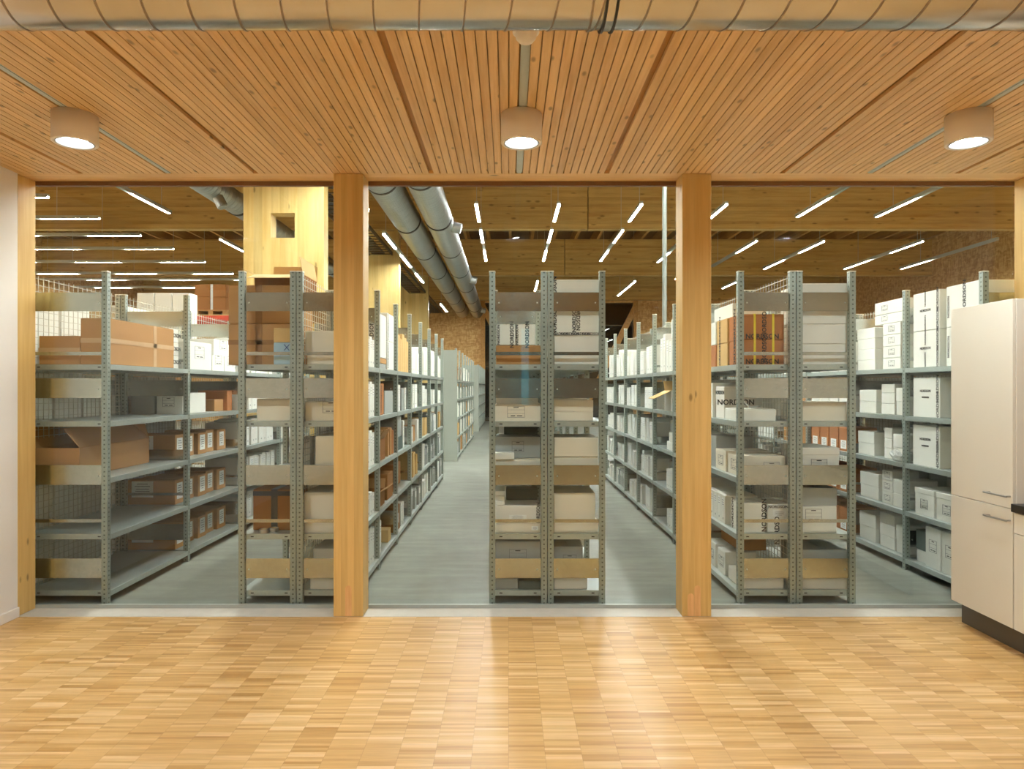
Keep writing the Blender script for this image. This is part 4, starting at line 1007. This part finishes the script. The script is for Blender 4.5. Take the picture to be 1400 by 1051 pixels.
root = empty('crumpled_film', (3.54, 6.2, LV[2])); tag(root, 'crumpled clear plastic film on the middle shelf of the rightmost rack', 'plastic film')
m = MB(); bmesh.ops.create_icosphere(m.bm, subdivisions=3, radius=.5)
for v in m.bm.verts:
    v.co = Vector((v.co.x*.05, v.co.y*.2, (v.co.z+.5)*.09)) * (1 + random.uniform(-.3, .3)); v.co.z = max(v.co.z, .0005); v.co.x -= 0
build('film', m, 'film', root, (-.005, 0, 0))
for lev in range(5):
    y = Y7[2]+.06
    for k in range(4):
        sidebox('E', 2, lev, y, y+.2, .3, .25 if lev < 4 else .3, 'carton', 'carton_r' if lev in (0, 1, 2) else 'white', None, **(dict(label_x=(.12, .09, .1)) if lev in (0, 1, 2) else {})); y += .22
for lev in range(5): row('E', 3, lev, ['white', 'carton', 'white2', 'carton_r'], .2, .3, .18, .26, depth=.3)
for bay in range(4, 5):
    for lev in range(5):
        y = Y7[bay]+.06
        for k in range(2): sidebox('E', bay, lev, y, y+.4, .3, random.choice((.2, .25, .3)), 'archive_box', random.choice(('white', 'white2'))); y += .44

for bay in range(3):
    for lev in range(5):
        y = Y7[bay]+.05
        for k in range(2): item('E0', bay, lev, 4.13, 4.6, y, y+.41, LV[lev], random.choice((.33, .36, .37)), 'archive_box', random.choice(('white', 'white2'))); y += .43
# --- far racks
for bay in range(7):
    for lev in range(5): row('B2', bay, lev, ['white', 'white2', 'grey', 'carton', 'tan', 'white'], .24, .34, .16, .3, depth=.3)
for bay in range(7):
    for lev in range(5):
        y = RK['B3']['ys'][bay]+.05; sidebox('B3', bay, lev, y, y+.85, .4, .26, 'carton', random.choice(('white2', 'grey', 'white')))

# --- labels that single each box out
from collections import defaultdict
grp = defaultdict(list)
for it in ITEMS: grp[(it['rk'], it['bay'], it['lev'], it['desc'])].append(it)
GN = dict(carton='cartons on the racks', archive_box='lidded boxes on the racks', box_file='box files on the racks', open_carton='open cartons on the racks')
UPS = ['lowest', 'second up', 'third up', 'fourth up', 'fifth up']
seen = defaultdict(int)
for (rk, bay, lev, desc), its in grp.items():
    tail = f'{LNAME[lev]}, {ORD[bay]} bay, {RNAME[rk]}'
    its.sort(key=lambda q: (round(q['y'], 2), q['z']))
    cols = []
    for q in its:
        if cols and abs(cols[-1][0]['y']-q['y']) < .04: cols[-1].append(q)
        else: cols.append([q])
    for ci, c_ in enumerate(cols):
        for si, q in enumerate(c_):
            s = desc
            if len(cols) > 1: s += f', {ORD[ci]} back'
            if len(c_) > 1: s += f', {UPS[si]}'
            lab = f'{s}, {tail}'
            if len(cols) > 1 and len(lab.split()) < 16: lab = lab.replace(f', {ORD[ci]} back', f', {ORD[ci]} from glass')
            seen[lab] += 1
            tag(q['o'], lab, 'box', GN[q['kind']])
for k, v in seen.items():
    if v > 1 or len(k.split()) > 16: print('LABEL', v, len(k.split()), k)

# ------------------------------------------------------------------ pallet rack and wrapped pallet, far left
Yp = 14.2; x0 = wx(262, Yp); x1 = wx(318, Yp)
zs = wz(438, Yp)
root = empty('pallet_rack', ((x0+x1)/2, Yp, 0)); tag(root, 'pallet rack with orange red beam, seen far left above the shelving', 'pallet rack')
hw = (x1-x0)/2+.6
for sx in (-1, 1):
    for yy in (0, 1.0): build('upright', B(sx*hw-.05, sx*hw+.05, yy-.04, yy+.04, 0, zs+.35), 'post', root)
for yy in (0, 1.0): 
    bm_ = build('beam', B(-hw+.05, hw-.05, yy-.03, yy+.03, zs, zs+.1), 'red', root); bm_['label'] = 'orange red load beam'
build('deck_board', B(-hw+.05, hw-.05, -.03, 1.03, zs+.101, zs+.12), 'tan', root)
root = empty('wrapped_pallet', (wx(285, Yp), Yp+.5, zs+.12)); tag(root, 'film-wrapped stack of brown cartons on the far pallet rack', 'pallet load')
m = MB()
for xx in (-.3, 0, .3): m.box(xx-.05, xx+.05, -.4, .4, 0, .09)
m.box(-.36, .36, -.42, .42, .09, .112); build('pallet', m, 'carton', root)
for i in range(2):
    for k in range(2): build('carton', B(-.33+.33*i, -.01+.33*i, -.4, .4, .113+.27*k, .38+.27*k, .004), 'carton_d', root)
build('film', B(.0, .05, -.403, -.401, .115, .65), 'film', root)  # pale strip stands in for a whitish reflection on the wrap

# ------------------------------------------------------------------ camera, world, view
cam = bpy.data.cameras.new('camera'); co = bpy.data.objects.new('camera', cam); C.objects.link(co)
co.location = (0, 0, EYE); co.rotation_euler = (math.pi/2, 0, 0)
cam.sensor_width = 36; cam.lens = 36*F/1400; cam.shift_x = 5/1400; cam.shift_y = 4.5/1400; cam.clip_start = .02; cam.clip_end = 100
bpy.context.scene.camera = co
w = bpy.data.worlds.new('dusk'); bpy.context.scene.world = w; w.use_nodes = True
w.node_tree.nodes['Background'].inputs[0].default_value = (.05, .32, .42, 1); w.node_tree.nodes['Background'].inputs[1].default_value = 4.5
vs = bpy.context.scene.view_settings; vs.view_transform = 'Standard'; vs.look = 'None'; vs.gamma = 1; vs.exposure = 0.0; vs.use_curve_mapping = False
